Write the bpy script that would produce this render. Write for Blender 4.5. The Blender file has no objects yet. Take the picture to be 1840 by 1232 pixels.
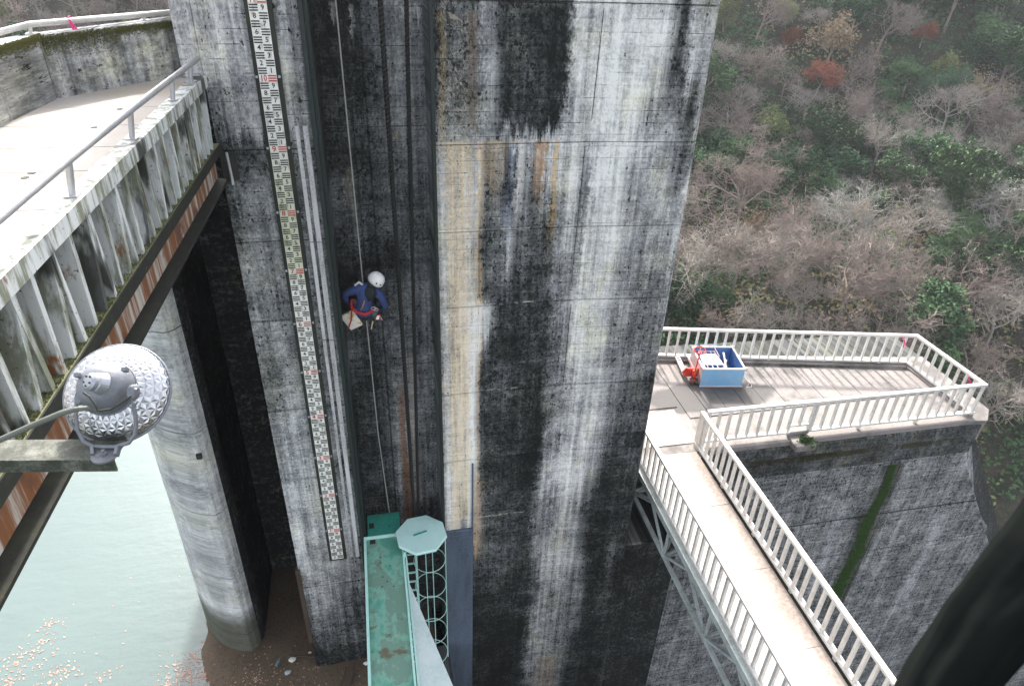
import bpy, bmesh, math, random
from mathutils import Vector, Matrix, noise
random.seed(7)
R = math.radians
# ------------------------------------------------------------------ camera
CAMH = 12.04
F = 1234.05
AX = ((0.97889, -0.07813, 0.18884),)
RIGHT = Vector((0.97889, -0.20196, 0.03388)); DOWN = Vector((-0.07813, -0.52146, -0.84969)); FWD = Vector((0.18884, 0.82911, -0.52619))
RIGHT.normalize(); FWD = (FWD - RIGHT*FWD.dot(RIGHT)).normalized(); DOWN = FWD.cross(RIGHT).normalized()
if DOWN.z > 0: DOWN = -DOWN
EYE = Vector((0, 0, CAMH))
def ray(px, py): return RIGHT*(px-920.)/F + DOWN*(py-616.)/F + FWD
def onY(px, py, Y): r = ray(px, py); return EYE + r*(Y/r.y)
def onZ(px, py, z): r = ray(px, py); return EYE + r*((z-CAMH)/r.z)
def onX(px, py, X): r = ray(px, py); return EYE + r*(X/r.x)
def onD(px, py, d): return EYE + ray(px, py)*d
sc = bpy.context.scene
cd = bpy.data.cameras.new('camera'); cam = bpy.data.objects.new('camera', cd); sc.collection.objects.link(cam); sc.camera = cam
cd.sensor_width = 36; cd.lens = F/1840*36; cd.clip_start = .05; cd.clip_end = 1500
m = Matrix((RIGHT, -DOWN, -FWD)).transposed().to_4x4(); m.translation = EYE; cam.matrix_world = m
cd.dof.use_dof = True; cd.dof.focus_distance = 14; cd.dof.aperture_fstop = 11
# ------------------------------------------------------------------ light
SUN_EL, SUN_AZ = R(38), R(4)      # from the far side, a little to the right
w = bpy.data.worlds.new('World'); sc.world = w; w.use_nodes = True
nt = w.node_tree; nt.nodes.clear()
sky = nt.nodes.new('ShaderNodeTexSky'); sky.sky_type = 'NISHITA'; sky.sun_disc = False
sky.sun_elevation = SUN_EL; sky.sun_rotation = SUN_AZ; sky.air_density = 1.0; sky.dust_density = 4.0; sky.ozone_density = 1.0
bg = nt.nodes.new('ShaderNodeBackground'); bg.inputs[1].default_value = .15
wo = nt.nodes.new('ShaderNodeOutputWorld')
hs = nt.nodes.new('ShaderNodeHueSaturation'); hs.inputs['Saturation'].default_value = .33
nt.links.new(sky.outputs[0], hs.inputs['Color']); nt.links.new(hs.outputs[0], bg.inputs[0]); nt.links.new(bg.outputs[0], wo.inputs[0])
sl = bpy.data.lights.new('sun', 'SUN'); sl.energy = 2.4; sl.angle = R(3.5); sl.color = (1, .95, .87)
so = bpy.data.objects.new('sun', sl); sc.collection.objects.link(so)
sd = Vector((math.sin(SUN_AZ)*math.cos(SUN_EL), math.cos(SUN_AZ)*math.cos(SUN_EL), math.sin(SUN_EL)))
so.rotation_euler = sd.to_track_quat('Z', 'Y').to_euler()
sc.view_settings.view_transform = 'Standard'; sc.view_settings.look = 'None'; sc.view_settings.gamma = 1
sc.view_settings.use_curve_mapping = False; sc.view_settings.exposure = 1.92
# ------------------------------------------------------------------ helpers
C = sc.collection
def mesh(name, verts, faces, mats, mi=None, smooth=False):
    me = bpy.data.meshes.new(name); me.from_pydata([tuple(v) for v in verts], [], faces)
    for m_ in (mats if isinstance(mats, (list, tuple)) else [mats]): me.materials.append(m_)
    if mi: me.polygons.foreach_set('material_index', mi)
    if smooth: me.polygons.foreach_set('use_smooth', [True]*len(me.polygons))
    me.update(); return me
class MB:
    def __init__(s): s.v = []; s.f = []; s.mi = []; s.cur = 0
    def add(s, vs, fs):
        n = len(s.v); s.v += [tuple(v) for v in vs]; s.f += [tuple(i+n for i in f) for f in fs]; s.mi += [s.cur]*len(fs); return s
    def box(s, x0, x1, y0, y1, z0, z1):
        return s.hexa([(x0,y0,z0),(x1,y0,z0),(x1,y1,z0),(x0,y1,z0),(x0,y0,z1),(x1,y0,z1),(x1,y1,z1),(x0,y1,z1)])
    def hexa(s, v): return s.add(v, [(3,2,1,0),(4,5,6,7),(0,1,5,4),(1,2,6,5),(2,3,7,6),(3,0,4,7)])
    def bar(s, p, q, w, h=None, up=(0,0,1)):
        h = h or w; p = Vector(p); q = Vector(q); d = (q-p).normalized(); u = Vector(up)
        if abs(d.dot(u)) > .98: u = Vector((0,1,0))
        r = d.cross(u).normalized()*w/2; u = r.cross(d).normalized()*h/2
        return s.hexa([p-r-u, p+r-u, q+r-u, q-r-u, p-r+u, p+r+u, q+r+u, q-r+u])
    def tube(s, pts, r, n=8, cap=True, closed=False):
        pts = [Vector(p) for p in pts]; k = len(pts); rr = r if isinstance(r, (list, tuple)) else [r]*k
        vs = []; d0 = None; u = None
        for i, p in enumerate(pts):
            if closed: d = (pts[(i+1)%k]-pts[i-1]).normalized()
            else: d = (pts[min(i+1,k-1)]-pts[max(i-1,0)]).normalized()
            if u is None:
                u = d.orthogonal().normalized()
            else: u = (u-d*u.dot(d)).normalized()
            v = d.cross(u)
            for j in range(n):
                a = 2*math.pi*j/n; vs.append(p+(u*math.cos(a)+v*math.sin(a))*rr[i])
        fs = []
        for i in range(k if closed else k-1):
            for j in range(n):
                a, b = i*n+j, i*n+(j+1)%n; c, e = ((i+1)%k)*n+(j+1)%n, ((i+1)%k)*n+j
                fs.append((a, b, c, e))
        if cap and not closed: fs.append(tuple(range(n-1,-1,-1))); fs.append(tuple(range((k-1)*n, k*n)))
        return s.add(vs, fs)
    def prism(s, poly, z0, z1, poly2=None):
        n = len(poly); p2 = poly2 or poly
        vs = [(x,y,z0) for x,y in poly]+[(x,y,z1) for x,y in p2]
        fs = [tuple(range(n-1,-1,-1)), tuple(range(n,2*n))]+[(i,(i+1)%n,(i+1)%n+n,i+n) for i in range(n)]
        return s.add(vs, fs)
    def lathe(s, prof, n, M=None, cap=True):
        M = M or Matrix.Identity(4); vs = []
        for r_, z in prof:
            for j in range(n):
                a = 2*math.pi*j/n; vs.append(M @ Vector((r_*math.cos(a), r_*math.sin(a), z)))
        fs = [(i*n+j, i*n+(j+1)%n, (i+1)*n+(j+1)%n, (i+1)*n+j) for i in range(len(prof)-1) for j in range(n)]
        if cap: fs += [tuple(range(n-1,-1,-1)), tuple(range((len(prof)-1)*n, len(prof)*n))]
        return s.add(vs, fs)
    def mesh(s, name, mats, smooth=False): return mesh(name, s.v, s.f, mats, s.mi if isinstance(mats, (list, tuple)) else None, smooth)
def thing(name, label, cat, loc=(0,0,0), group=None):
    o = bpy.data.objects.new(name, None); C.objects.link(o); o.location = loc; o.empty_display_size = .2
    o['label'] = label; o['category'] = cat
    if group: o['group'] = group
    return o
def bevel(o, w, seg=1):
    b = o.modifiers.new('bevel', 'BEVEL'); b.width = w; b.segments = seg; b.limit_method = 'ANGLE'; return o
def rootloc(p):
    l = Vector((0,0,0))
    while p is not None: l = l + p.location; p = p.parent
    return l
def part(name, mb, mats, parent=None, smooth=False, bev=0, loc=(0,0,0), rot=None):
    """mesh in world coordinates under a thing standing elsewhere"""
    me = mb.mesh(name, mats, smooth) if isinstance(mb, MB) else mb
    o = bpy.data.objects.new(name, me); C.objects.link(o)
    if parent is not None: o.parent = parent
    o.location = Vector(loc) - rootloc(parent)
    if rot: o.rotation_euler = rot
    if bev: bevel(o, bev)
    return o
def single(name, mb, mats, label, cat, group=None, smooth=False, bev=0, kind=None):
    """one-mesh thing: origin moved to its base centre"""
    me = mb.mesh(name, mats, smooth)
    xs = [v.co.x for v in me.vertices]; ys = [v.co.y for v in me.vertices]; zs = [v.co.z for v in me.vertices]
    b = Vector(((min(xs)+max(xs))/2, (min(ys)+max(ys))/2, min(zs))); me.transform(Matrix.Translation(-b))
    o = bpy.data.objects.new(name, me); C.objects.link(o); o.location = b
    if kind: o['kind'] = kind
    if label: o['label'] = label
    if cat: o['category'] = cat
    if group: o['group'] = group
    if bev: bevel(o, bev)
    return o
def struct(name, mb, mats, smooth=False, label=None):
    o = part(name, mb, mats, None, smooth); o['kind'] = 'structure'
    if label: o['label'] = label
    return o
# ------------------------------------------------------------------ node helpers
class NT:
    def __init__(s, name):
        s.m = bpy.data.materials.new(name); s.m.use_nodes = True; s.t = s.m.node_tree; s.t.nodes.clear()
        s.out = s.t.nodes.new('ShaderNodeOutputMaterial'); s.b = s.t.nodes.new('ShaderNodeBsdfPrincipled')
        s.t.links.new(s.b.outputs[0], s.out.inputs[0])
    def n(s, ty, **k):
        nd = s.t.nodes.new(ty)
        for a, b in k.items(): setattr(nd, a, b)
        return nd
    def set(s, inp, v):
        if hasattr(v, 'is_linked') or isinstance(v, bpy.types.NodeSocket): s.t.links.new(v, inp)
        elif v is not None:
            if inp.type == 'RGBA' and len(v) == 3: v = (*v, 1)
            inp.default_value = v
    def math(s, op, a, b=None, c=None, clamp=False):
        nd = s.n('ShaderNodeMath', operation=op, use_clamp=clamp); s.set(nd.inputs[0], a)
        if b is not None: s.set(nd.inputs[1], b)
        if c is not None: s.set(nd.inputs[2], c)
        return nd.outputs[0]
    def pos(s):
        if not hasattr(s, '_p'):
            g = s.n('ShaderNodeNewGeometry'); s._p = g.outputs['Position']
            sp = s.n('ShaderNodeSeparateXYZ'); s.t.links.new(s._p, sp.inputs[0]); s.xyz = sp.outputs
        return s._p
    def noise(s, sc_, scale=1, detail=4, rough=.55, off=0, vec=None, out='Fac'):
        mp = s.n('ShaderNodeMapping'); s.t.links.new(vec or s.pos(), mp.inputs[0])
        mp.inputs['Scale'].default_value = sc_ if isinstance(sc_, tuple) else (sc_,)*3; mp.inputs['Location'].default_value = (off, off*1.7, off*.6)
        nd = s.n('ShaderNodeTexNoise'); nd.inputs['Scale'].default_value = scale; nd.inputs['Detail'].default_value = detail; nd.inputs['Roughness'].default_value = rough
        s.t.links.new(mp.outputs[0], nd.inputs[0]); return nd.outputs[out]
    def step(s, v, a, b, lo=0, hi=1):
        nd = s.n('ShaderNodeMapRange', interpolation_type='SMOOTHSTEP'); s.set(nd.inputs[0], v)
        for i, x in zip((1,2,3,4), (a,b,lo,hi)): s.set(nd.inputs[i], x)
        return nd.outputs[0]
    def lin(s, v, a, b, lo=0, hi=1):
        nd = s.n('ShaderNodeMapRange'); s.set(nd.inputs[0], v)
        for i, x in zip((1,2,3,4), (a,b,lo,hi)): s.set(nd.inputs[i], x)
        return nd.outputs[0]
    def ramp(s, v, stops, interp='LINEAR'):
        nd = s.n('ShaderNodeValToRGB'); cr = nd.color_ramp; cr.interpolation = interp
        while len(cr.elements) < len(stops): cr.elements.new(.5)
        for e, (p, c) in zip(cr.elements, stops):
            e.position = p; e.color = (c, c, c, 1) if not isinstance(c, tuple) else (*c, 1)
        s.set(nd.inputs[0], v); return nd.outputs[0]
    def mix(s, f, a, b, mode='MIX'):
        nd = s.n('ShaderNodeMix', data_type='RGBA', blend_type=mode); s.set(nd.inputs[0], f); s.set(nd.inputs[6], a); s.set(nd.inputs[7], b); return nd.outputs[2]
    def mixf(s, f, a, b):
        nd = s.n('ShaderNodeMix', data_type='FLOAT'); s.set(nd.inputs[0], f); s.set(nd.inputs[2], a); s.set(nd.inputs[3], b); return nd.outputs[0]
    def bump(s, h, dist=.01, strength=1.0):
        nd = s.n('ShaderNodeBump'); nd.inputs['Distance'].default_value = dist; nd.inputs['Strength'].default_value = strength
        s.set(nd.inputs['Height'], h); s.t.links.new(nd.outputs[0], s.b.inputs['Normal'])
    def base(s, c, rough=.8, metal=0, spec=None):
        s.set(s.b.inputs['Base Color'], c); s.set(s.b.inputs['Roughness'], rough); s.set(s.b.inputs['Metallic'], metal)
        if spec is not None: s.b.inputs['Specular IOR Level'].default_value = spec
        return s.m
def paint(name, col, rough=.5, dirt=(.12,.1,.07), amount=.35, metal=0, rust=None, scale=3, spots=None, zs=1):
    t = NT(name)
    n1 = t.noise((scale, scale, scale*zs), detail=6, rough=.65); n2 = t.noise(scale*7, detail=5, rough=.7, off=5)
    f = t.math('MULTIPLY', t.step(t.math('ADD', t.math('MULTIPLY', n1, .6), t.math('MULTIPLY', n2, .4)), .42, .68), amount)
    c = t.mix(f, col, dirt)
    if rust:
        f2 = t.step(t.noise((scale*1.5, scale*1.5, scale*1.5*zs), detail=8, rough=.7, off=9), rust, rust+.06); c = t.mix(f2, c, t.mix(n2, (.12,.04,.015), (.3,.11,.04)))
    t.bump(n2, .004, .5)
    return t.base(c, t.lin(n2, .3, .7, rough-.12, rough+.15), metal)
# ------------------------------------------------------------------ stained concrete
def tone_rows(t, Y, rows, xw, zw):
    """rows: (py, [(px, display tone)...]) read at depth Y -> blended tone field"""
    X0, X1 = -2.5, 6.0
    u = t.math('DIVIDE', t.math('SUBTRACT', xw, X0), X1-X0)
    R_ = []
    for py, st in rows:
        z = onY(sum(p[0] for p in st)/len(st), py, Y).z
        s_ = [((onY(px, py, Y).x-X0)/(X1-X0), v) for px, v in st]
        s_ = [(min(max(p, 0), 1), v) for p, v in s_]
        R_.append((z, t.ramp(u, s_, 'EASE' if len(s_) < 3 else 'LINEAR')))
    R_.sort(key=lambda a: a[0])
    cur = R_[0][1]
    for (z0, a), (z1, b) in zip(R_, R_[1:]):
        cur = t.mix(t.lin(zw, z0, z1), cur, b)
    return cur
def concrete(name, Y=10.7, rows=None, tone=.5, patches=(), streak=1.0, boards=.6, black=.55, olive=.5, horiz='X', calcite=None, wet=None, blk=1.0, rag=.6, hzk=.2, bigk=.36, ctr=1.13, efflor=()):
    t = NT(name); t.pos(); x, y, z = t.xyz
    if horiz == 'Y': x = t.math('ADD', y, t.math('MULTIPLY', x, .6))
    v = t.n('ShaderNodeCombineXYZ'); t.set(v.inputs[0], x); t.set(v.inputs[1], 0.); t.set(v.inputs[2], z); v = v.outputs[0]
    big = t.noise((1.1,1,.5), detail=2, vec=v, off=3)
    s1 = t.noise((7,1,.22), detail=4, rough=.6, vec=v); s2 = t.noise((26,1,.7), detail=5, rough=.65, vec=v, off=2)
    mot = t.noise((9,1,7), detail=5, rough=.72, vec=v, off=8); fine = t.noise((24,1,20), detail=4, rough=.8, vec=v, off=4)
    hz = t.noise((1.5,1,16), detail=4, rough=.65, vec=v, off=11)
    xw = t.math('ADD', x, t.math('ADD', t.math('MULTIPLY', t.math('SUBTRACT', big, .5), .22), t.math('ADD', t.math('MULTIPLY', t.math('SUBTRACT', mot, .5), .24), t.math('MULTIPLY', t.math('SUBTRACT', fine, .5), .10))))
    zw = t.math('ADD', z, t.math('ADD', t.math('MULTIPLY', t.math('SUBTRACT', s1, .5), 1.3), t.math('MULTIPLY', t.math('SUBTRACT', s2, .5), .5)))
    T = tone_rows(t, Y, rows, xw, zw) if rows else tone
    # streaks multiply, mottling add
    k = t.math('ADD', 1.0, t.math('MULTIPLY', t.math('SUBTRACT', t.math('ADD', t.math('MULTIPLY', s1, .65), t.math('MULTIPLY', s2, .35)), .5), 1.5*streak))
    T = t.math('MULTIPLY', T, k)
    T = t.math('ADD', T, t.math('MULTIPLY', t.math('SUBTRACT', mot, .5), .36))
    T = t.math('ADD', T, t.math('MULTIPLY', t.math('SUBTRACT', hz, .5), hzk))
    T = t.math('ADD', T, t.math('MULTIPLY', t.math('SUBTRACT', fine, .5), .42))
    T = t.math('ADD', T, t.math('MULTIPLY', t.math('SUBTRACT', t.noise((1.6,1,2.0), detail=3, rough=.6, vec=v, off=41), .5), bigk))
    T = t.math('ADD', t.math('MULTIPLY', T, 1.16), -.015)
    sp = t.noise((16,1,11), detail=6, rough=.8, vec=v, off=21)
    T = t.math('ADD', T, t.math('MULTIPLY', t.math('SUBTRACT', sp, .5), rag))
    # board marks
    bv = t.n('ShaderNodeCombineXYZ'); t.set(bv.inputs[0], x); t.set(bv.inputs[1], t.math('ADD', z, t.math('MULTIPLY', big, .03)))
    def brick(wd, ht, mo, off):
        b = t.n('ShaderNodeTexBrick'); b.offset = off; t.set(b.inputs['Vector'], bv.outputs[0]); b.inputs['Scale'].default_value = 1
        b.inputs['Mortar Size'].default_value = mo; b.inputs['Mortar Smooth'].default_value = .3; b.inputs['Brick Width'].default_value = wd; b.inputs['Row Height'].default_value = ht
        b.inputs['Color1'].default_value = (.42,.42,.42,1); b.inputs['Color2'].default_value = (.58,.58,.58,1); b.inputs['Mortar'].default_value = (.5,.5,.5,1); return b
    b1 = brick(1.8, .19, .006, .37); b2 = brick(.9, 60., .006, 0)
    bm_ = t.math('MULTIPLY', b1.outputs['Fac'], t.step(hz, .42, .62)); bm_ = t.math('MULTIPLY', bm_, t.step(mot, .4, .55))
    bm2 = 0.0
    T = t.math('SUBTRACT', T, t.math('MULTIPLY', t.math('ADD', bm_, bm2), .42*boards))
    T = t.math('ADD', T, t.math('MULTIPLY', t.math('SUBTRACT', b1.outputs['Color'], .5), .07*boards))
    # black growth specks: denser where the wall is already dark
    thr = t.math('ADD', sp, t.math('MULTIPLY', t.math('SUBTRACT', .42, T), .22))
    bk = t.math('MULTIPLY', t.step(thr, black-.01, black+.03), .88*blk)
    T = t.math('MULTIPLY', T, t.math('SUBTRACT', 1.0, bk))
    vo = t.n('ShaderNodeTexVoronoi'); mp = t.n('ShaderNodeMapping'); t.set(mp.inputs[0], v); mp.inputs['Scale'].default_value = (9,1,9); t.set(vo.inputs['Vector'], mp.outputs[0])
    vo.inputs['Randomness'].default_value = 1
    pit = t.math('MULTIPLY', t.step(vo.outputs['Distance'], .07, .17, 1, 0), t.step(sp, .47, .53))
    T = t.math('MULTIPLY', T, t.math('SUBTRACT', 1.0, t.math('MULTIPLY', pit, .9)))
    T = t.math('MAXIMUM', t.math('ADD', t.math('MULTIPLY', T, ctr), .485-.44*ctr), .0)
    c = t.ramp(T, [(0, (.005,.006,.006)), (.1, (.011,.012,.012)), (.2, (.026,.029,.029)), (.3, (.056,.06,.061)), (.45, (.135,.14,.144)), (.6, (.27,.274,.28)), (.75, (.48,.478,.475)), (1, (.8,.79,.77))])
    ol = t.math('MULTIPLY', t.step(t.noise((2.2,1,1.1), detail=5, vec=v, off=31), .48, .68), olive)
    c = t.mix(ol, c, t.mix(1.0, c, (1.1,1.07,.84), 'MULTIPLY'))
    for (px0, px1, py0, py1, col, st, soft) in patches:
        a = onY(px0, (py0+py1)/2, Y).x; b = onY(px1, (py0+py1)/2, Y).x; zt = onY((px0+px1)/2, py0, Y).z; zb = onY((px0+px1)/2, py1, Y).z
        hw = (b-a)/2
        dx = t.math('DIVIDE', t.math('ABSOLUTE', t.math('SUBTRACT', xw, (a+b)/2)), hw)
        dx = t.math('ADD', dx, t.math('ADD', t.math('MULTIPLY', t.math('SUBTRACT', s1, .5), 2.2), t.math('MULTIPLY', t.math('SUBTRACT', sp, .5), 1.8)))
        f = t.step(dx, .35, 1.2, 1, 0)
        f = t.math('MULTIPLY', f, t.step(zw, zb-soft, zb+soft)); f = t.math('MULTIPLY', f, t.step(z, zt-(.03 if soft < .5 else soft), zt+(.03 if soft < .5 else soft), 1, 0))
        f = t.math('MULTIPLY', f, t.lin(t.math('ADD', s2, t.math('MULTIPLY', mot, .5)), .45, 1.0, .25, 1.25))
        f = t.math('MULTIPLY', f, st, clamp=True)
        c = t.mix(f, c, t.mix(t.lin(T, .05, .85), tuple(q*.30 for q in col), tuple(min(q*1.75, .9) for q in col)))
    if calcite:   # branching white runs inside an x band
        a, b, z0, z1 = calcite
        vv = t.n('ShaderNodeTexVoronoi', feature='DISTANCE_TO_EDGE'); mp = t.n('ShaderNodeMapping'); wv = t.n('ShaderNodeVectorMath', operation='ADD')
        nz = t.noise((3,1,2.4), detail=5, vec=v, off=14, out='Color'); sv = t.n('ShaderNodeVectorMath', operation='SCALE'); t.set(sv.inputs[0], nz); sv.inputs['Scale'].default_value = .55
        t.set(wv.inputs[0], v); t.set(wv.inputs[1], sv.outputs[0]); t.set(mp.inputs[0], wv.outputs[0]); mp.inputs['Scale'].default_value = (3.0,.01,.75); t.set(vv.inputs['Vector'], mp.outputs[0])
        ve = t.step(vv.outputs['Distance'], .012, .045, 1, 0)
        band = t.math('MULTIPLY', t.step(xw, a, a+.1), t.step(xw, b-.1, b, 1, 0)); band = t.math('MULTIPLY', band, t.math('MULTIPLY', t.step(z, z0, z0+.3), t.step(z, z1-.3, z1, 1, 0)))
        ve = t.math('MULTIPLY', t.math('MULTIPLY', ve, band), t.step(mot, .4, .55))
        c = t.mix(t.math('MULTIPLY', ve, .42), c, (.55,.47,.38))
    for (zj, xa, xb, col) in efflor:
        dz = t.math('ABSOLUTE', t.math('SUBTRACT', z, t.math('ADD', zj, t.math('MULTIPLY', t.math('SUBTRACT', mot, .5), .09))))
        f = t.math('MULTIPLY', t.step(dz, .012, .034, 1, 0), t.math('MULTIPLY', t.step(xw, xa, xa+.05), t.step(xw, xb-.05, xb, 1, 0)))
        f = t.math('MULTIPLY', f, t.step(t.noise((5,1,5), detail=4, vec=v, off=zj*3), .42, .6))
        c = t.mix(t.math('MULTIPLY', f, .6), c, col)
    if wet:
        zt, zb = wet
        f = t.step(t.math('ADD', z, t.math('MULTIPLY', t.math('SUBTRACT', mot, .5), .35)), zb, zt, 1, 0)
        c = t.mix(t.math('MULTIPLY', f, .9), c, t.mix(fine, (.03,.032,.02), (.085,.085,.05)))
    h = t.math('ADD', t.math('MULTIPLY', fine, .5), t.math('SUBTRACT', t.math('MULTIPLY', mot, .8), t.math('MULTIPLY', t.math('ADD', bm_, t.math('ADD', bm2, pit)), 1.0)))
    t.bump(h, .012, .8)
    return t.base(c, .85, spec=.25)

TAN = (.46,.36,.24); OR = (.24,.125,.045); WH = (.68,.66,.64); BLU = (.1,.12,.17)
rows_main = [
 (10,  [(330,.5),(400,.6),(440,.4),(490,.3),(510,.5),(545,.3),(780,.25),(860,.32),(872,.45),(900,.2),(1000,.14),(1025,.2),(1040,.6),(1100,.62),(1200,.58),(1225,.2),(1240,.55),(1285,.45)]),
 (130, [(330,.62),(380,.5),(400,.55),(440,.45),(487,.35),(505,.55),(530,.4),(548,.3),(785,.22),(850,.3),(862,.28),(880,.5),(900,.2),(950,.2),(985,.08),(1015,.1),(1030,.6),(1080,.6),(1092,.75),(1155,.7),(1185,.55),(1200,.2),(1222,.22),(1232,.6),(1262,.4)]),
 (225, [(385,.3),(405,.35),(440,.5),(470,.5),(500,.4),(520,.5),(552,.3),(785,.3),(850,.35),(880,.42),(900,.18),(960,.1),(1000,.1),(1015,.5),(1060,.55),(1075,.72),(1140,.7),(1160,.4),(1200,.45),(1230,.15),(1250,.6)]),
 (253, [(395,.16),(440,.18),(475,.25),(500,.35),(552,.3),(790,.4),(850,.5),(880,.5),(1000,.6),(1060,.55),(1100,.7),(1150,.5),(1200,.4),(1240,.3)]),
 (330, [(400,.18),(418,.2),(430,.35),(470,.4),(520,.35),(560,.3),(790,.5),(850,.55),(862,.5),(880,.36),(900,.35),(908,.2),(920,.2),(930,.6),(955,.3),(1000,.55),(1040,.6),(1055,.35),(1070,.75),(1110,.7),(1140,.45),(1190,.5),(1210,.25),(1230,.5)]),
 (430, [(405,.2),(430,.3),(450,.42),(480,.4),(520,.38),(565,.3),(790,.5),(850,.6),(865,.3),(900,.28),(912,.6),(925,.3),(960,.18),(985,.2),(1000,.45),(1040,.55),(1060,.68),(1100,.65),(1130,.5),(1150,.4),(1200,.55),(1222,.5)]),
 (540, [(425,.22),(440,.28),(460,.42),(500,.4),(530,.35),(575,.3),(795,.5),(850,.6),(862,.3),(900,.25),(940,.2),(975,.18),(990,.3),(1030,.5),(1060,.62),(1100,.5),(1130,.35),(1160,.32),(1200,.45)]),
 (550, [(425,.25),(445,.35),(480,.42),(530,.35),(575,.3),(795,.5),(850,.72),(880,.35),(900,.16),(950,.17),(980,.15),(1000,.35),(1040,.62),(1080,.6),(1110,.5),(1150,.35),(1200,.5)]),
 (650, [(450,.3),(480,.3),(505,.42),(540,.38),(590,.3),(800,.5),(850,.7),(865,.22),(900,.16),(970,.14),(990,.25),(1010,.4),(1040,.62),(1075,.55),(1100,.38),(1150,.32),(1180,.4)]),
 (700, [(462,.35),(490,.38),(520,.45),(555,.42),(600,.3),(800,.5),(848,.72),(865,.18),(900,.22),(940,.14),(970,.1),(985,.3),(1010,.35),(1040,.6),(1080,.5),(1110,.3),(1140,.3),(1160,.2)]),
 (790, [(475,.32),(500,.4),(530,.5),(565,.45),(610,.3),(800,.52),(848,.75),(865,.2),(900,.12),(945,.12),(965,.06),(980,.35),(1010,.5),(1050,.68),(1075,.5),(1100,.22),(1150,.2)]),
 (880, [(500,.42),(525,.55),(550,.5),(590,.48),(625,.35),(800,.58),(846,.75),(862,.25),(900,.2),(940,.12),(955,.1),(975,.4),(1000,.62),(1030,.68),(1055,.4),(1080,.1),(1120,.14)]),
 (945, [(510,.42),(530,.6),(560,.45),(600,.5),(640,.35),(800,.55),(846,.6),(870,.28),(900,.22),(945,.2),(960,.35),(985,.35),(1005,.55),(1030,.4),(1060,.1),(1110,.1)]),
 (1010,[(530,.4),(560,.55),(600,.42),(640,.3),(860,.22),(900,.25),(940,.2),(960,.35),(985,.55),(1030,.5),(1050,.12),(1075,.08),(1090,.3),(1110,.2)]),
 (1075,[(545,.2),(560,.3),(600,.3),(645,.2),(862,.12),(900,.12),(945,.18),(965,.4),(1000,.45),(1035,.4),(1055,.08),(1080,.2),(1100,.1)]),
 (1150,[(545,.08),(600,.09),(650,.08),(858,.1),(900,.05),(935,.08),(955,.4),(1000,.38),(1020,.3),(1050,.08),(1100,.15),(1120,.12)]),
 (1232,[(545,.06),(650,.06),(858,.08),(900,.05),(930,.12),(960,.4),(990,.4),(1010,.1),(1050,.06),(1080,.15),(1100,.1)]),
]
rows_main = [(y, [(a, b*.90+.085) for a, b in r]) for y, r in rows_main]
pm = [(795,852,255,948,TAN,.75,.25),(853,865,255,1000,(.5,.36,.22),.7,.3),(846,860,560,900,WH,.6,.25),(840,862,20,250,(.16,.11,.07),.6,.2),
      (870,905,252,350,(.3,.2,.09),.5,.25),(955,985,252,345,OR,.85,.45),(992,1003,252,430,(.36,.24,.1),.8,.35),(906,921,262,440,BLU,.7,.35),(922,940,262,400,(.45,.42,.4),.5,.4),
      (855,888,546,600,WH,.75,.18),(848,870,860,1000,(.45,.32,.22),.5,.4),(785,800,20,250,(.3,.22,.1),.5,.3),(955,1000,1180,1300,(.2,.15,.1),.6,.3)]
M_PIER = concrete('stained_pier_concrete', 10.7, rows_main, patches=pm, calcite=(1.1, 1.68, 1.0, 12.4), efflor=((7.53,1.72,2.7,(.5,.46,.4)),(6.1,1.5,2.9,(.62,.58,.53)),(.80,1.7,2.9,(.5,.46,.4)),(9.0,1.2,2.5,(.5,.42,.3)),(4.2,1.72,2.6,(.4,.38,.35)),(2.5,1.1,1.7,(.5,.45,.38))))
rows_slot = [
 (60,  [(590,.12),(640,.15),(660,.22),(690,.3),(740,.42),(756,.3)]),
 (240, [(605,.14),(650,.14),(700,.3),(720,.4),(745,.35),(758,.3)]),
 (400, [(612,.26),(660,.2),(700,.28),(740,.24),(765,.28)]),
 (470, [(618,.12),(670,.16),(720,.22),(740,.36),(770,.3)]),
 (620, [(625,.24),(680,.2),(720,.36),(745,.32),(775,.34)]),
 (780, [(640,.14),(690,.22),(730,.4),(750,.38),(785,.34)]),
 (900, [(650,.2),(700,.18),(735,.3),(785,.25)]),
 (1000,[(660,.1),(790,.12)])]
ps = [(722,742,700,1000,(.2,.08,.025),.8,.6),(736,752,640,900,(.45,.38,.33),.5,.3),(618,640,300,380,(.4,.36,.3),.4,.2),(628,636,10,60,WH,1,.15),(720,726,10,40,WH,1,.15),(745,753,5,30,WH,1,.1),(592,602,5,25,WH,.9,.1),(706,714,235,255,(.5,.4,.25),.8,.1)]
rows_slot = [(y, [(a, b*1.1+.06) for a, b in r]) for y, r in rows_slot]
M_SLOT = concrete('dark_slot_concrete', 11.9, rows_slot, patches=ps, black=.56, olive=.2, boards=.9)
M_BUTT = concrete('pale_buttress_concrete', ctr=1.0, hzk=.08, tone=.60, streak=.75, boards=.5, black=.64, rag=.4, horiz='Y', wet=(-1.9,-2.7))
M_SHAFT = concrete('dark_streaked_concrete', ctr=1.05, olive=1, tone=.24, streak=1.1, boards=.3, black=.5, horiz='Y')  # dark streaked tone for shaft walls, buttress side and joint cores
rows_ab = [(850,[(1300,.2),(1800,.2)]),(880,[(1300,.32),(1420,.4),(1560,.2),(1600,.35),(1760,.35)]),(960,[(1400,.3),(1500,.22),(1560,.35),(1700,.38),(1800,.3)]),(1050,[(1200,.35),(1400,.45),(1520,.3),(1600,.48),(1760,.45)]),(1232,[(1170,.45),(1400,.5),(1600,.5),(1800,.5)])]
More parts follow.
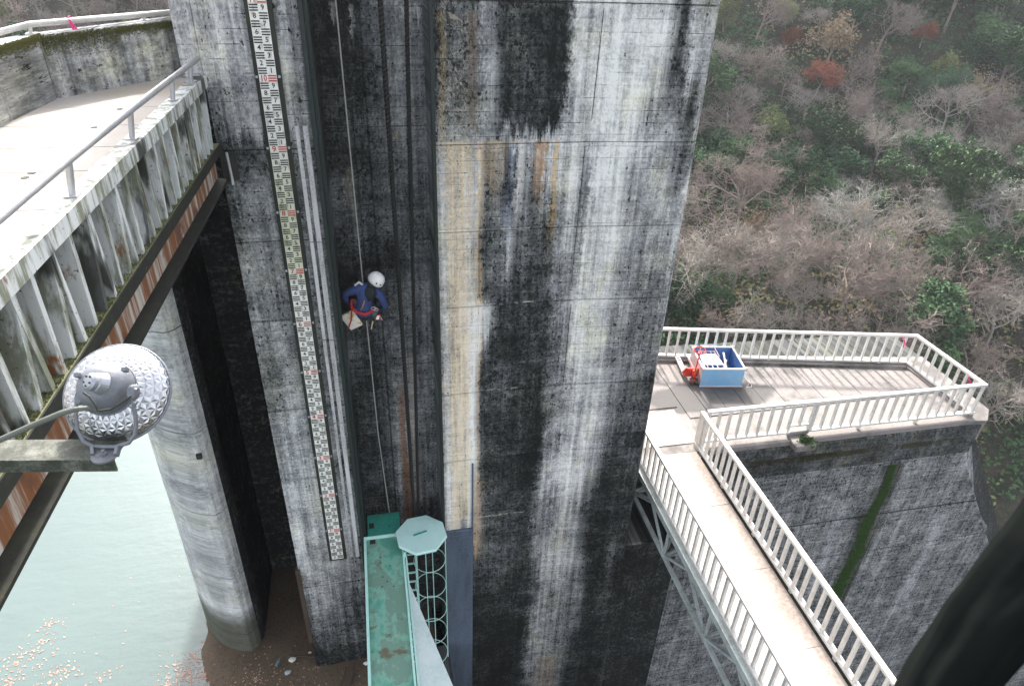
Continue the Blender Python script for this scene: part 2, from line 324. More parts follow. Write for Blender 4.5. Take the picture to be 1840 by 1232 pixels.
def conc_ab():
    return concrete('weathered_abutment_concrete', Y=12.4, tone=.44, streak=.8, boards=1.0, black=.52, olive=.1, ctr=1.0, rag=.8, hzk=.35, bigk=.34, patches=[(1530,1574,842,1090,(.02,.02,.008),.95,.3),(1480,1500,900,1060,(.4,.4,.42),.5,.3),(1640,1665,930,1100,(.45,.45,.47),.5,.3),(1590,1604,930,1040,(.4,.4,.4),.4,.3)], efflor=((-.83,14.6,16.4,(.5,.46,.42)),(-3.1,14.5,17,(.3,.3,.3)),(-1.1,9.5,13,(.3,.3,.3)),(-3.12,10.5,12.2,(.3,.3,.3))))
M_ABUT = conc_ab()
M_DIAG = concrete('wet_black_concrete', ctr=1.0, rag=.6, tone=.2, streak=1.2, boards=.4, black=.52, olive=.3)
M_COPE = concrete('mossy_coping_concrete', ctr=1.0, tone=.27, streak=.6, boards=.2, black=.56, olive=1.0)
M_PARA = concrete('mossy_parapet_concrete', rag=.5, ctr=1.1, tone=.5, streak=1.3, boards=.1, black=.58, olive=1.0)
def deck_mat(name, a, b, stain, sc_=1.2):
    t = NT(name); n1 = t.noise(sc_, detail=6, rough=.6); n2 = t.noise(sc_*14, detail=6, rough=.7, off=3); n3 = t.noise(sc_*.5, detail=3, off=7)
    c = t.mix(n1, a, b); c = t.mix(t.math('MULTIPLY', t.step(n2, .5, .72), .4), c, stain); c = t.mix(t.math('MULTIPLY', t.step(n3, .5, .7), .45), c, stain)
    t.bump(n2, .004, .6); return t.base(c, .9)
M_DECK = deck_mat('pale_deck_concrete', (.38,.345,.31), (.54,.49,.45), (.36,.29,.19))  # pale cream concrete with tan stains
t = NT('worn_platform_concrete_painted_shade'); t.pos(); n1 = t.noise(1.0, detail=6, rough=.65); n2 = t.noise(15, detail=6, rough=.7, off=3); n3 = t.noise(.9, detail=5, rough=.6, off=7)
c = t.mix(n1, (.17,.15,.142), (.31,.28,.265)); c = t.mix(t.math('MULTIPLY', t.step(n2, .5, .7), .5), c, (.09,.08,.07)); c = t.mix(t.math('MULTIPLY', t.step(n3, .5, .66), .7), c, (.07,.066,.062))
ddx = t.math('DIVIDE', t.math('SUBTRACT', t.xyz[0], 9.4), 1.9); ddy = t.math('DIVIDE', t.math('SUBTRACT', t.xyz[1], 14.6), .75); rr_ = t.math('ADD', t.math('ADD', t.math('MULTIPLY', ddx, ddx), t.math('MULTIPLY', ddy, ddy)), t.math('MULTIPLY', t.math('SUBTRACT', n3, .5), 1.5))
c = t.mix(t.math('MULTIPLY', t.step(rr_, .8, 1.15, 1, 0), .75), c, (.05,.048,.048)); t.bump(n2, .004, .6); M_PLAT = t.base(c, .85)  # damp patch in front of the box, with the box's shade painted in
t = NT('gangway_deck_surface'); t.pos(); n1 = t.noise(1.2, detail=5); n2 = t.noise(12, detail=6, rough=.7); e_ = t.step(t.math('ADD', t.xyz[0], t.math('MULTIPLY', t.math('SUBTRACT', t.noise((2,.7,1), detail=5, off=6), .5), .9)), 7.2, 7.75)
c = t.mix(n1, (.42,.385,.355), (.54,.5,.46)); c = t.mix(t.math('MULTIPLY', e_, t.lin(n2, .3, .7, .45, 1)), c, (.2,.15,.125)); c = t.mix(t.math('MULTIPLY', t.step(n2, .6, .7), .4), c, (.3,.17,.09)); t.bump(n2, .004); M_GANG = t.base(c, .85)
M_WHITE = paint('white_rail_paint', (.64,.62,.59), .45, dirt=(.26,.2,.14), amount=.45)
t = NT('weathered_white_steel'); v1 = t.noise((7,7,1.1), detail=5, rough=.65); v2 = t.noise((2.2,2.2,.7), detail=4, off=4); v3 = t.noise(22, detail=6, rough=.75, off=8); v4 = t.noise((5,5,2), detail=5, off=12)
c = t.mix(v4, (.54,.57,.57), (.72,.73,.71)); c = t.mix(t.math('MULTIPLY', t.step(v1, .44, .6), .85), c, (.14,.15,.08)); c = t.mix(t.math('MULTIPLY', t.step(v2, .54, .60), .9), c, (.022,.025,.02)); c = t.mix(t.step(v3, .60, .66), c, (.05,.025,.014)); c = t.mix(t.step(v4, .63, .7), c, (.22,.09,.03))
t.bump(v3, .004, .6); M_WHITE2 = t.base(c, .6)
M_TRUSS = paint('grey_green_truss_paint', (.48,.53,.53), .5, dirt=(.1,.1,.06), amount=.6)
M_MOSSY = paint('mossy_dark_steel', (.007,.008,.006), .85, dirt=(.03,.034,.013), amount=.7, rust=.66, scale=6)
M_LEDGE = paint('moss_covered_ledge', (.2,.21,.11), .9, dirt=(.07,.075,.02), amount=.9, rust=.68, scale=7)
def rustweb():
    t = NT('rust_streaked_web'); t.pos(); s1 = t.noise((9,9,.6), detail=6, rough=.65); s2 = t.noise((3,3,3), detail=6, off=4)
    c = t.mix(t.step(s1, .38, .56), (.5,.46,.4), (.2,.075,.025)); c = t.mix(t.step(s2, .55, .7), c, (.11,.05,.03)); t.bump(s1, .004); return t.base(c, .75)
M_RUST = rustweb()
M_GALV = paint('galvanised_pipe', (.5,.5,.52), .38, dirt=(.25,.24,.22), amount=.4, metal=.5)
M_BLACK = paint('black_board', (.012,.013,.012), .7, dirt=(.04,.05,.02), amount=.6)
M_CABLE = None
def gaugem():
    t = NT('white_gauge_enamel'); t.pos(); z = t.xyz[2]; n = t.noise((14,14,5), detail=6, rough=.7)
    g = t.math('MULTIPLY', t.math('MULTIPLY', t.step(z, 6.6, 7.2), t.step(z, 8.2, 9.2, 1, 0)), t.lin(n, .3, .7, .3, .9), clamp=True)
    c = t.mix(g, (.78,.77,.72), (.5,.52,.3)); c = t.mix(t.math('MULTIPLY', t.step(n, .5, .66), .65), c, (.2,.19,.12)); return t.base(c, .4)
M_GAUGE = gaugem()
M_INK = NT('black_ink').base((.012,.012,.012), .5); M_RED = NT('red_ink').base((.45,.03,.025), .5)
M_GREEN = None
def greenm():
    t = NT('worn_green_deck_paint'); a = t.noise((2.2,1.3,1), detail=6, rough=.6); b = t.noise(11, detail=6, rough=.7, off=3); r = t.noise((1.8,2.6,1), detail=6, rough=.65, off=12)
    c = t.mix(t.step(a, .4, .62), (.08,.28,.21), (.27,.52,.41)); c = t.mix(t.step(a, .5, .58, 0, .6), c, (.07,.1,.07)); c = t.mix(t.math('MULTIPLY', t.step(r, .55, .64), .75), c, (.12,.06,.03)); c = t.mix(t.math('MULTIPLY', t.step(b, .55, .7), .35), c, (.4,.55,.46))
    t.bump(b, .004); return t.base(c, t.lin(a, .3, .7, .35, .7))
M_GREEN = greenm()
M_MINT = paint('pale_mint_paint', (.45,.72,.66), .4, dirt=(.2,.35,.3), amount=.35, rust=.74)
M_TEAL = paint('teal_green_steel', (.03,.26,.2), .5, dirt=(.02,.1,.08), amount=.6)
M_BLUEPL = paint('blue_grey_steel_plate', (.1,.13,.18), .5, dirt=(.03,.035,.045), amount=.85, rust=.68, scale=3, zs=.15)
M_GUIDE = paint('scraped_guide_steel', (.58,.57,.58), .6, dirt=(.07,.07,.07), amount=.85, rust=.72, scale=5, zs=.12)
M_ANGLE = paint('dark_corner_steel', (.012,.022,.02), .6, dirt=(.01,.01,.01), amount=.6)
# ================================================================== TERRAIN, WATER
def lerp(tbl, x):
    if x <= tbl[0][0]: return tbl[0][1]
    for (a, b), (c, d) in zip(tbl, tbl[1:]):
        if x <= c: k = (x-a)/(c-a); return b+(d-b)*k
    return tbl[-1][1]
HP = [(0,-17),(20,-17.5),(30,-15),(40,-9),(52,-3.5),(72,7),(95,24),(120,33),(160,36),(600,37)]
def hill(x, y):
    e = y+.22*x if x > 0 else y+.1*x
    h = lerp(HP, e)
    if e > 24: h += (noise.noise(Vector((x*.05, y*.05, 1)))*5 + noise.noise(Vector((x*.16, y*.16, 4)))*1.6)*min(1, (e-24)/15)
    if x > 18 and y < 34: h += 0.0
    return h
vs = []; fs = []; xs = [-400,-300,-200,-140]+[-100+4*i for i in range(57)]+[140,170,220,300,400]; ys = [-200,-100,-50,-20,0,10,18]+[22+3*i for i in range(40)]+[150,180,220,300,420,600]
for y in ys:
    for x in xs: vs.append((x, y, hill(x, y)))
nx = len(xs)
for j in range(len(ys)-1):
    for i in range(nx-1): fs.append((j*nx+i, j*nx+i+1, (j+1)*nx+i+1, (j+1)*nx+i))
t = NT('forest_floor'); a = t.noise(.6, detail=7, rough=.7); b = t.noise(3, detail=6, rough=.7, off=5)
c = t.mix(t.step(a, .42, .6), (.02,.03,.014), (.05,.04,.028)); c = t.mix(t.step(b, .5, .7), c, (.09,.065,.04)); t.bump(b, .2); M_FLOOR = t.base(c, .95)
g = MB(); g.add(vs, fs); struct('hillside_terrain', g, M_FLOOR, smooth=True)
t = NT('milky_turquoise_water'); nz = t.noise((1.0,2.2,1), detail=4, off=2); n2 = t.noise((5,9,1), detail=3); n3 = t.noise(.25, detail=3, off=9)
c = t.mix(n3, (.088,.124,.119), (.116,.158,.152)); t.bump(t.math('ADD', nz, t.math('MULTIPLY', n2, .2)), .05, .22); M_WATER = t.base(c, .07, spec=.5)
g = MB(); g.add([(-300,-150,-3.7),(-2.0,-150,-3.7),(-2.0,17,-3.7),(-2,90,-3.7),(-300,300,-3.7)], [(0,1,2,3,4)]); struct('reservoir_water', g, M_WATER)
# silt bank at the pier foot
vs = []; fs = []; n = 44
for j in range(n+1):
    for i in range(n+1):
        x = -6.2+7.0*i/n; y = 3.0+11.0*j/n
        shore = -4.75+.25*(11-y)*.5+.3*noise.noise(Vector((y*.9, 3, 0)))
        h = -3.72+.17*min(1, max(-1.5, (x-shore)*2.2))+.05*noise.noise(Vector((x*2.2, y*2.2, 0)))+.03*noise.noise(Vector((x*7, y*7, 2)))
        vs.append((x, y, h))
for j in range(n):
    for i in range(n): fs.append((j*(n+1)+i, j*(n+1)+i+1, (j+1)*(n+1)+i+1, (j+1)*(n+1)+i))
t = NT('brown_silt'); a = t.noise(1.3, detail=6); b = t.noise(14, detail=7, rough=.75, off=3); c = t.mix(a, (.06,.04,.022), (.13,.09,.055)); c = t.mix(t.step(b, .5, .68), c, (.03,.02,.012)); t.bump(b, .03); M_MUD = t.base(c, .8)
g = MB(); g.add(vs, fs); struct('silt_bank', g, M_MUD, smooth=True)
g = MB(); g.box(-6.3,.8,3,10.6,-17,-3.9); g.box(.8,1.1,-2,10.6,-17,-3.4); struct('concrete_apron', g, M_DIAG)
# ================================================================== PIER
PZ = [13.6,11.02,8.98,7.52,6.08,4.18,2.48,.76,-.72,-2.2,-3.76,-5.4,-7.2,-17]
pier = thing('concrete_pier', 'tall stained concrete dam pier with a vertical gate slot down its middle', 'pier', (1.5, 12, -17))
core_poly = [(-2.06,10.75),(-.70,10.75),(-.67,10.82),(-.67,11.95),(-.13,11.95),(-.13,12.05),(.11,12.05),(.11,11.95),(1.13,11.95),(1.13,10.75),(3.55,10.75),(5.33,10.6),(5.38,10.66),(5.55,17.9),(-2.06,17.9)]
LIFT = [(-2.1,10.7),(-.72,10.7),(-.62,10.8),(-.62,11.9),(-.16,11.9),(-.13,12.0),(.08,12.0),(.11,11.9),(1.08,11.9),(1.08,10.7),(3.55,10.7),(5.36,10.545),(5.43,10.62),(5.6,18),(-2.1,18)]
rl = random.Random(3)
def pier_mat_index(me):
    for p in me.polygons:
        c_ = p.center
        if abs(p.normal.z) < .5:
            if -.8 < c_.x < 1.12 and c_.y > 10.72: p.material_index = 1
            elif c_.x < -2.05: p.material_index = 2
for k, (za, zb) in enumerate(zip(PZ[1:], PZ)):
    g = MB(); d = rl.uniform(-.012, .012)
    g.prism([(x, y+d if y < 10.75 else y) for x, y in LIFT], za+.006, zb-.006)
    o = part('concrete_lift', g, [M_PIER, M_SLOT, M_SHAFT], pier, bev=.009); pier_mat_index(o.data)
g = MB(); g.prism(core_poly, -17, 13.5); part('joint_core', g, M_SHAFT, pier)
g = MB(); g.prism([(-2.36,10.69),(-2.1,10.69),(-2.1,14),(-2.36,14)], 9.99, 13.5); part('deck_level_return', g, M_PIER, pier)
# vertical formwork joint as a proud ridge either side of the kink
g = MB()
for za, zb in ((9.0,11.0),(6.1,8.96),(2.5,6.05)):
    p0 = 3.6 if za > 8 else 3.5; g.bar((p0+.03,10.694,zb-.05), (p0,10.694,za+.35), .009, .006, (0,1,0))
part('formwork_ridge', g, M_SHAFT, pier)
# guide strips on the left jamb, from z 9.3 down
for xa, xb, yy in ((-.97,-.91,10.685),(-.86,-.78,10.67)):
    g = MB()
    for k in range(5):
        z1 = 9.32-k*1.85; g.box(xa, xb, yy, 10.72, z1-1.835, z1)
    part('guide_strip', g, M_GUIDE, pier, bev=.006)
g = MB(); g.box(-.72,-.66,10.64,10.82,-3.3,13.4); g.box(-.655,-.605,10.72,10.95,-3.3,13.4); part('corner_angle', g, M_ANGLE, pier)
g = MB(); g.box(1.05,1.10,10.66,10.9,-9,13.4); part('corner_angle', g, M_ANGLE, pier)
# blue-grey steel cover plates at the bottom right of the slot
z = .5
for h in (2.75, 2.75, 3.2):
    g = MB(); g.box(1.11,1.69,10.64,10.71,z-h+.02,z); 
    for q in range(5): g.box(1.62,1.67,10.62,10.64,z-.3-q*.55,z-.2-q*.55)
    part('cover_plate', g, M_BLUEPL, pier, bev=.008); z -= h
g = MB(); g.bar((1.70,10.66,-9), (1.70,10.66,2.4), .035, .03, (0,1,0)); part('edge_pipe', g, M_BLUEPL, pier)
# square pocket with a pipe beside the bridge girder
g = MB(); g.box(-2.08,-1.86,10.66,10.70,8.55,8.98); part('pocket', g, M_BLACK, pier)
g = MB(); g.tube([(-1.97,10.62,8.98),(-1.95,10.6,8.5)], .02); part('pocket_pipe', g, M_GALV, pier)
g = MB(); g.box(-2.16,-2.07,10.66,10.78,-2.6,-.1); part('rusty_corner_plate', g, paint('brown_plate', (.05,.03,.022), .8), pier)
# buttress with the rounded nose
but = thing('concrete_buttress', 'pale round-nosed concrete buttress rising from the water under the bridge', 'buttress', (-4.2, 13.5, -6))
def butt(off):
    pl = [(-3.4, 12.0), (-3.41, 11.8-off), (-3.46, 11.62-off), (-3.54, 11.48-off), (-3.66, 11.39-off)]
    for k in range(2, 17): a = math.pi/2*k/16; pl.append((-3.4-(1.62+off)*math.sin(a), 13.2-(1.85+off)*math.cos(a)))
    return pl+[(-5.02-off,16.5),(-3.4,16.5)]
for za, zb in zip([-6,-2.9,-.9,1.1,3.3,5.6,7.4], [-2.9,-.9,1.1,3.3,5.6,7.4,9.1]):
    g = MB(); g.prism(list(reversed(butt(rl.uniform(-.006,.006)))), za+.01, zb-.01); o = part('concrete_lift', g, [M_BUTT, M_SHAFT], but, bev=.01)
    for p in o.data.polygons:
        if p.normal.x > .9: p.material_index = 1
        p.use_smooth = False
g = MB(); g.prism(list(reversed(butt(-.04))), -6, 9.05); part('joint_core', g, M_SHAFT, but)
g = MB(); g.box(-3.72,-3.62,11.34,11.4,2.7,2.82); part('form_tie_hole', g, M_BLACK, but)
g = MB(); g.box(-3.4,-2.1,13.9,14.5,-6,9.5); single('shaft_back_wall', g, M_SHAFT, 'dark streaked concrete wall deep in the gap between pier and buttress', 'wall')
# ================================================================== WATER LEVEL GAUGE
gx, gy = -1.24, 10.66
gauge = thing('water_level_gauge', 'long white water level staff with black and red numerals fixed to the pier', 'gauge', (gx, gy, -.1))
for k in range(4):
    z1 = 13.2-k*3.35; g = MB(); g.box(gx-.175, gx+.185, gy-.004, gy+.05, max(z1-3.34,.08), z1); part('backing_board', g, M_BLACK, gauge)
def text_mesh(s_, size):
    cu = bpy.data.curves.new('digit', 'FONT'); cu.body = s_; cu.size = size; cu.align_x = 'CENTER'; cu.align_y = 'CENTER'; cu.resolution_u = 2; cu.offset = .002
    o = bpy.data.objects.new('digit', cu); C.objects.link(o); dg = bpy.context.evaluated_depsgraph_get(); me = bpy.data.meshes.new_from_object(o.evaluated_get(dg)); bpy.data.objects.remove(o); bpy.data.curves.remove(cu)
    return me
def upright(me, m_, sx=1):
    for v in me.vertices: v.co = (v.co.x*sx, 0, v.co.y)
    me.materials.clear(); me.materials.append(m_); return me
DG = {str(d): upright(text_mesh(str(d), .092), M_INK) for d in range(1, 10)}
for mm in range(0, 13): DG['m%d' % mm] = upright(text_mesh(str(mm), .12), M_RED, .75 if mm > 9 else 1)
for mtr in range(0, 13):
    g = MB(); z0 = mtr-.05 if mtr else .13; z1 = mtr+.95
    g.box(gx-.120, gx+.120, gy-.016, gy-.003, z0+.002, z1-.002); pl = part('gauge_plate', g, M_GAUGE, gauge)
    tk = MB()
    for d in range(0 if mtr else 2, 10):
        zc = mtr+d*.1; left = (d % 2 == 0); xs0 = gx if left else gx-.116
        for q in range(3):
            zz = zc-.05+.0167+q*.0333; tk.cur = 1 if d == 0 else 0; tk.box(xs0+.003, xs0+.114, gy-.02, gy-.0155, zz-.0085, zz+.0085)
        me = DG['m%d' % mtr] if d == 0 else DG[str(d)]
        part('numeral', me, None, pl, loc=((gx-.059 if left else gx+.059), gy-.0185, zc))
    o = part('tick_marks', tk, [M_INK, M_RED], pl); o['kind'] = 'stuff'
    for sx in (-.15, .155):
        g = MB(); g.bar((gx+sx,gy-.03,mtr+.02), (gx+sx,gy,mtr+.02), .03, .03); part('bolt', g, M_GALV, gauge)
# ================================================================== CABLES AND ROPE
def twist_tube(p, q, r, turns, n=10, seg=220):
    g = MB(); p = Vector(p); q = Vector(q); d = (q-p); L = d.length; d.normalize(); u = d.orthogonal().normalized(); v = d.cross(u)
    vs = []; fs = []
    for i in range(seg+1):
        c_ = p+d*L*i/seg; ph = 2*math.pi*turns*i/seg
        for j in range(n):
            a = 2*math.pi*j/n+ph; rr = r*(1.0 if j % 2 else .74); vs.append(c_+(u*math.cos(a)+v*math.sin(a))*rr)
    for i in range(seg):
        for j in range(n): fs.append((i*n+j, i*n+(j+1)%n, (i+1)*n+(j+1)%n, (i+1)*n+j))
    return g.add(vs, fs)
M_CABLE = paint('greased_steel_cable', (.008,.008,.008), .45, dirt=(.03,.028,.022), amount=.4, scale=20)
M_ROPE = paint('pale_climbing_rope', (.4,.4,.37), .9, dirt=(.1,.1,.1), amount=.6, scale=30)
YC = 11.35
for (a, b, r, lb) in (((683,0),(745,935),.045,'thick black hoist cable hanging just right of the climber'),((730,0),(752,930),.038,'thinner black twisted hoist cable at the right side of the gate slot')):
    p = onY(*a, YC); q = onY(*b, YC); d = (p-q)/(p.z-q.z); p = p+d*2.2; q = q-d*.6
    single('hoist_cable', twist_tube(p, q, r, 38, seg=420), M_CABLE, lb, 'cable')
p = onY(603,0,11.25); q = onY(660,590,11.25); e = onY(700,930,11.4); d = (p-q)/(p.z-q.z)
pts = [p+d*2.2, p, (p+q)/2, q, q*.5+e*.5+Vector((-.03,0,0)), e+Vector((0,0,.3)), e+Vector((.03,-.05,-.1))]
single('climbing_rope', MB().tube(pts, .011, 6), M_ROPE, 'thin pale climbing rope that the roped worker hangs on', 'rope')
# ================================================================== LEFT ROAD BRIDGE
def Xo(y): return -2.40+.031*y
br = thing('service_bridge', 'deck bridge with rusty girder and white steel fins reaching the pier at left', 'bridge', (-4, 6, 8.5))
jy = [2.0]+[onZ(80, py, 10).y for py in (377, 309, 266, 227, 194)]+[11.6]
for a, b in zip(jy, jy[1:]):
    g = MB(); g.prism([(-7,a+.008),(Xo(a)-.02,a+.008),(min(Xo(b)-.02,-2.1),b-.008),(-7,b-.008)], 9.9, 10.0); part('deck_slab', g, M_DECK, br, bev=.006)
for px, py in ((215,196),(169,229),(57,311),(45,319)):
    c_ = onZ(px, py, 10.003); g = MB(); g.lathe([(.035,0),(.035,.002)], 12, Matrix.Translation(c_)); part('drain_hole', g, M_BLACK, br)
def along(y0, y1, dx0, dx1, z0, z1, step=2.0):
    g = MB(); y = y0
    while y < y1-.01:
        e = min(y+step, y1); g.hexa([(Xo(y)+dx0,y,z0),(Xo(y)+dx1,y,z0),(Xo(e)+dx1,e,z0),(Xo(e)+dx0,e,z0),(Xo(y)+dx0,y,z1),(Xo(y)+dx1,y,z1),(Xo(e)+dx1,e,z1),(Xo(e)+dx0,e,z1)]); y = e
    return g
part('kerb', along(1.5,10.69,-.19,-.012,9.9,10.03), M_WHITE2, br, bev=.012)
part('edge_beam', along(1.5,10.69,-.012,.012,9.89,10.04,20), M_WHITE2, br)
part('back_web', along(1.5,10.69,-.47,-.455,9.1,9.9,20), M_MOSSY, br)
part('ledge', along(1.5,10.66,-.47,.02,9.07,9.10,20), M_LEDGE, br)
part('ledge_angle', along(1.5,10.66,.02,.035,8.98,9.11,20), M_MOSSY, br)
part('girder_web', along(1.5,10.66,-.11,-.09,8.60,9.07,20), M_RUST, br)
part('bottom_flange', along(1.5,10.66,-.24,.05,8.55,8.585,20), M_MOSSY, br)
y = 2.0; k = 0
while y < 10.5:
    g = MB(); x1 = Xo(y)-.015; x0 = Xo(y)-.43; t_ = .012; lean = (.17 if k % 3 == 1 else (-.08 if k % 3 == 2 else .02))+rl.uniform(-.03,.03)
    # folded plate: fin face plus a short return flange along its outer edge
    g.hexa([(x0,y+.02,9.1),(x1,y,9.1),(x1,y+t_,9.1),(x0,y+.02+t_,9.1),(x0,y+lean,9.91),(x1,y+lean,9.91),(x1,y+lean+t_,9.91),(x0,y+lean+t_,9.91)])
    g.hexa([(x1-.004,y,9.1),(x1+.008,y,9.1),(x1+.008,y+.06,9.1),(x1-.004,y+.06,9.1),(x1-.004,y+lean,9.91),(x1+.008,y+lean,9.91),(x1+.008,y+lean+.06,9.91),(x1-.004,y+lean+.06,9.91)])
    part('fin', g, M_WHITE2, br); y += .225+rl.uniform(-.03,.03); k += 1
for y0_ in (3, 5.5, 8, 10.4):
    g = MB(); g.box(-6.5, Xo(y0_)-.12, y0_-.05, y0_+.05, 8.7, 8.95); part('cross_beam', g, M_MOSSY, br)
g = MB(); g.box(-6.6,-6.45,1.5,10.6,8.6,9.78); part('far_girder', g, M_MOSSY, br)
hr = thing('pipe_handrail', 'single grey pipe rail along the near kerb of the bridge deck', 'handrail', (-2.3, 6, 10.03))
g = MB(); g.tube([(-2.36,1.5,10.31),(-2.30,4.6,10.31),(-2.27,5.9,10.31),(-2.2,7.64,10.31),(-2.06,10.33,10.31)], .034, 14); part('rail', g, M_GALV, hr, smooth=True)
for yy in (2.6,4.25,5.87,7.52,9.21,10.2):
    g = MB(); x = Xo(yy)-.09; g.tube([(x,yy,10.03),(x+.04,yy+.02,10.3)], .028, 10); g.box(x-.05,x+.05,yy-.05,yy+.05,10.03,10.042); part('post', g, M_GALV, hr)
# parapet wall
pw = thing('parapet_wall', 'low moss topped concrete parapet on the far edge of the bridge deck', 'wall', (-3.6, 9, 9.9))
PP = [(-4.2,4.0,10.72),(-3.78,6.6,10.72),(-3.67,8.45,10.74),(-3.56,9.5,10.70),(-2.3,11.02,10.72)]
for (x0,y0,z0),(x1,y1,z1) in zip(PP, PP[1:]):
    d = Vector((x1-x0,y1-y0,0)).normalized(); n_ = Vector((-d.y,d.x,0))*.24; a = Vector((x0,y0,0))+d*.012; b = Vector((x1,y1,0))-d*.012
    g = MB(); q = n_ if n_.x < 0 else -n_
    g.hexa([(a.x,a.y,9.9),(b.x,b.y,9.9),(b.x+q.x,b.y+q.y,9.9),(a.x+q.x,a.y+q.y,9.9),(a.x,a.y,z0),(b.x,b.y,z1),(b.x+q.x,b.y+q.y,z1),(a.x+q.x,a.y+q.y,z0)]); part('wall_panel', g, M_PARA, pw, bev=.02)
ph = thing('parapet_handrail', 'white pipe handrail on top of the mossy parapet', 'handrail', (-3.6, 9.5, 10.7))
rp = [onY(-160,78,8.9), onY(0,58,9.35), onY(53,44,9.62), onY(322,21,11.2)]
g = MB(); g.tube(rp, .035, 12); part('rail', g, M_WHITE, ph, smooth=True)
for p_, z_ in ((rp[2], 10.70), (rp[2]*.27+rp[3]*.73, 10.71)):
    g = MB(); g.tube([(p_.x-.01,p_.y-.01,z_), p_], .022, 8); g.box(p_.x-.06,p_.x+.06,p_.y-.05,p_.y+.05,z_-.01,z_+.012); part('post', g, M_WHITE, ph)
M_PINK = paint('pink_ribbon', (.75,.03,.2), .5, amount=.1)
def ribbon(p, lb, s_=1):
    g = MB(); p = Vector(p)
    g.tube([p+Vector((.0,.02,.03))*s_, p+Vector((-.02,-.045,.0))*s_, p+Vector((.0,-.05,-.02))*s_], .012*s_, 6)
    for dx, L in ((.05,.22),(.09,.16)):
        g.hexa([p+Vector(q)*s_ for q in [(-.012,-.05,0),(.012,-.05,0),(.012,-.045,0),(-.012,-.045,0),(dx-.016,-.06,-L),(dx+.016,-.06,-L),(dx+.016,-.055,-L),(dx-.016,-.055,-L)]])
    single('ribbon', g, M_PINK, lb, 'ribbon')
q_ = rp[2]*.76+rp[3]*.24; ribbon(q_+Vector((0,0,.02)), 'pink ribbon tied to the parapet handrail at upper left')
# ================================================================== ABUTMENT, PLATFORM
ab = thing('abutment_wall', 'dark streaked concrete abutment below the railed platform', 'wall', (12, 14, -17))
AZ = [-.78,-3.1,-4.75,-6.3,-7.9,-9.5,-11.2,-17]
def abpoly(z, d=0): 
    s_ = .68*max(0, -.9-z)+.0; xr = 16.55+s_; return [(5.45,12.42+d),(xr,12.42+d),(xr+1.1,13.3),(xr+1.3,17.5),(5.45,17.5)]
for za, zb in zip(AZ[1:], AZ):
    g = MB(); d = rl.uniform(-.01,.01); g.prism(abpoly(za+.012,d), za+.028, zb-.028, abpoly(zb-.012,d)); part('concrete_lift', g, M_ABUT, ab, bev=.02)
g = MB(); g.prism([(x,y+.04 if y < 13 else y) for x, y in abpoly(-17)], -17, -.8, [(x,y+.04 if y < 13 else y) for x, y in abpoly(-.8)]); part('joint_core', g, M_SHAFT, ab)
zs_ = [-.9,-2.2,-3.76,-5.4,-7.2,-9.2,-17]
for za, zb in zip(zs_[1:], zs_):
    d = rl.uniform(-.01,.01); part('return_block', MB().box(5.45,6.93+d,10.76+d,12.4,za+.008,zb-.008), M_DIAG, ab, bev=.012)
g = MB(); g.prism([(5.45,12.34),(16.62,12.30),(17.45,13.0),(17.4,17.3),(5.45,17.9)], -.80, .22); part('coping_band', g, M_COPE, ab, bev=.02)
g = MB()
for k in range(3): g.bar((8.1,12.335,-.12-.26*k), (16.55,12.30,-.1-.26*k), .03, .03)
part('coping_ridge', g, M_COPE, ab)
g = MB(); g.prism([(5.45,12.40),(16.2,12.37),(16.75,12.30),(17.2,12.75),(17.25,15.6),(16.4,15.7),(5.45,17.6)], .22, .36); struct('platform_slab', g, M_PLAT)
# paving strips on the platform
x = 8.3
k = 0
while x < 16.0:
    g = MB(); yb = 16.75-(x-8.5)*.2-.35
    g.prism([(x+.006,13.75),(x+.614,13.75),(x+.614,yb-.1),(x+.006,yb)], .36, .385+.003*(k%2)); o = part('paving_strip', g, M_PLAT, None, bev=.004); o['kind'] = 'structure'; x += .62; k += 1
g = MB(); g.prism([(6.35,12.75),(8.0,12.75),(8.0,14.2),(6.4,14.1)], .36, .384); o = part('concrete_patch', g, M_DECK, None, bev=.004); o['kind'] = 'structure'
g = MB(); g.prism([(6.9,14.3),(8.15,14.3),(8.1,16.3),(6.9,16.5)], .36, .384); o = part('concrete_patch', g, M_PLAT, None, bev=.004); o['kind'] = 'structure'
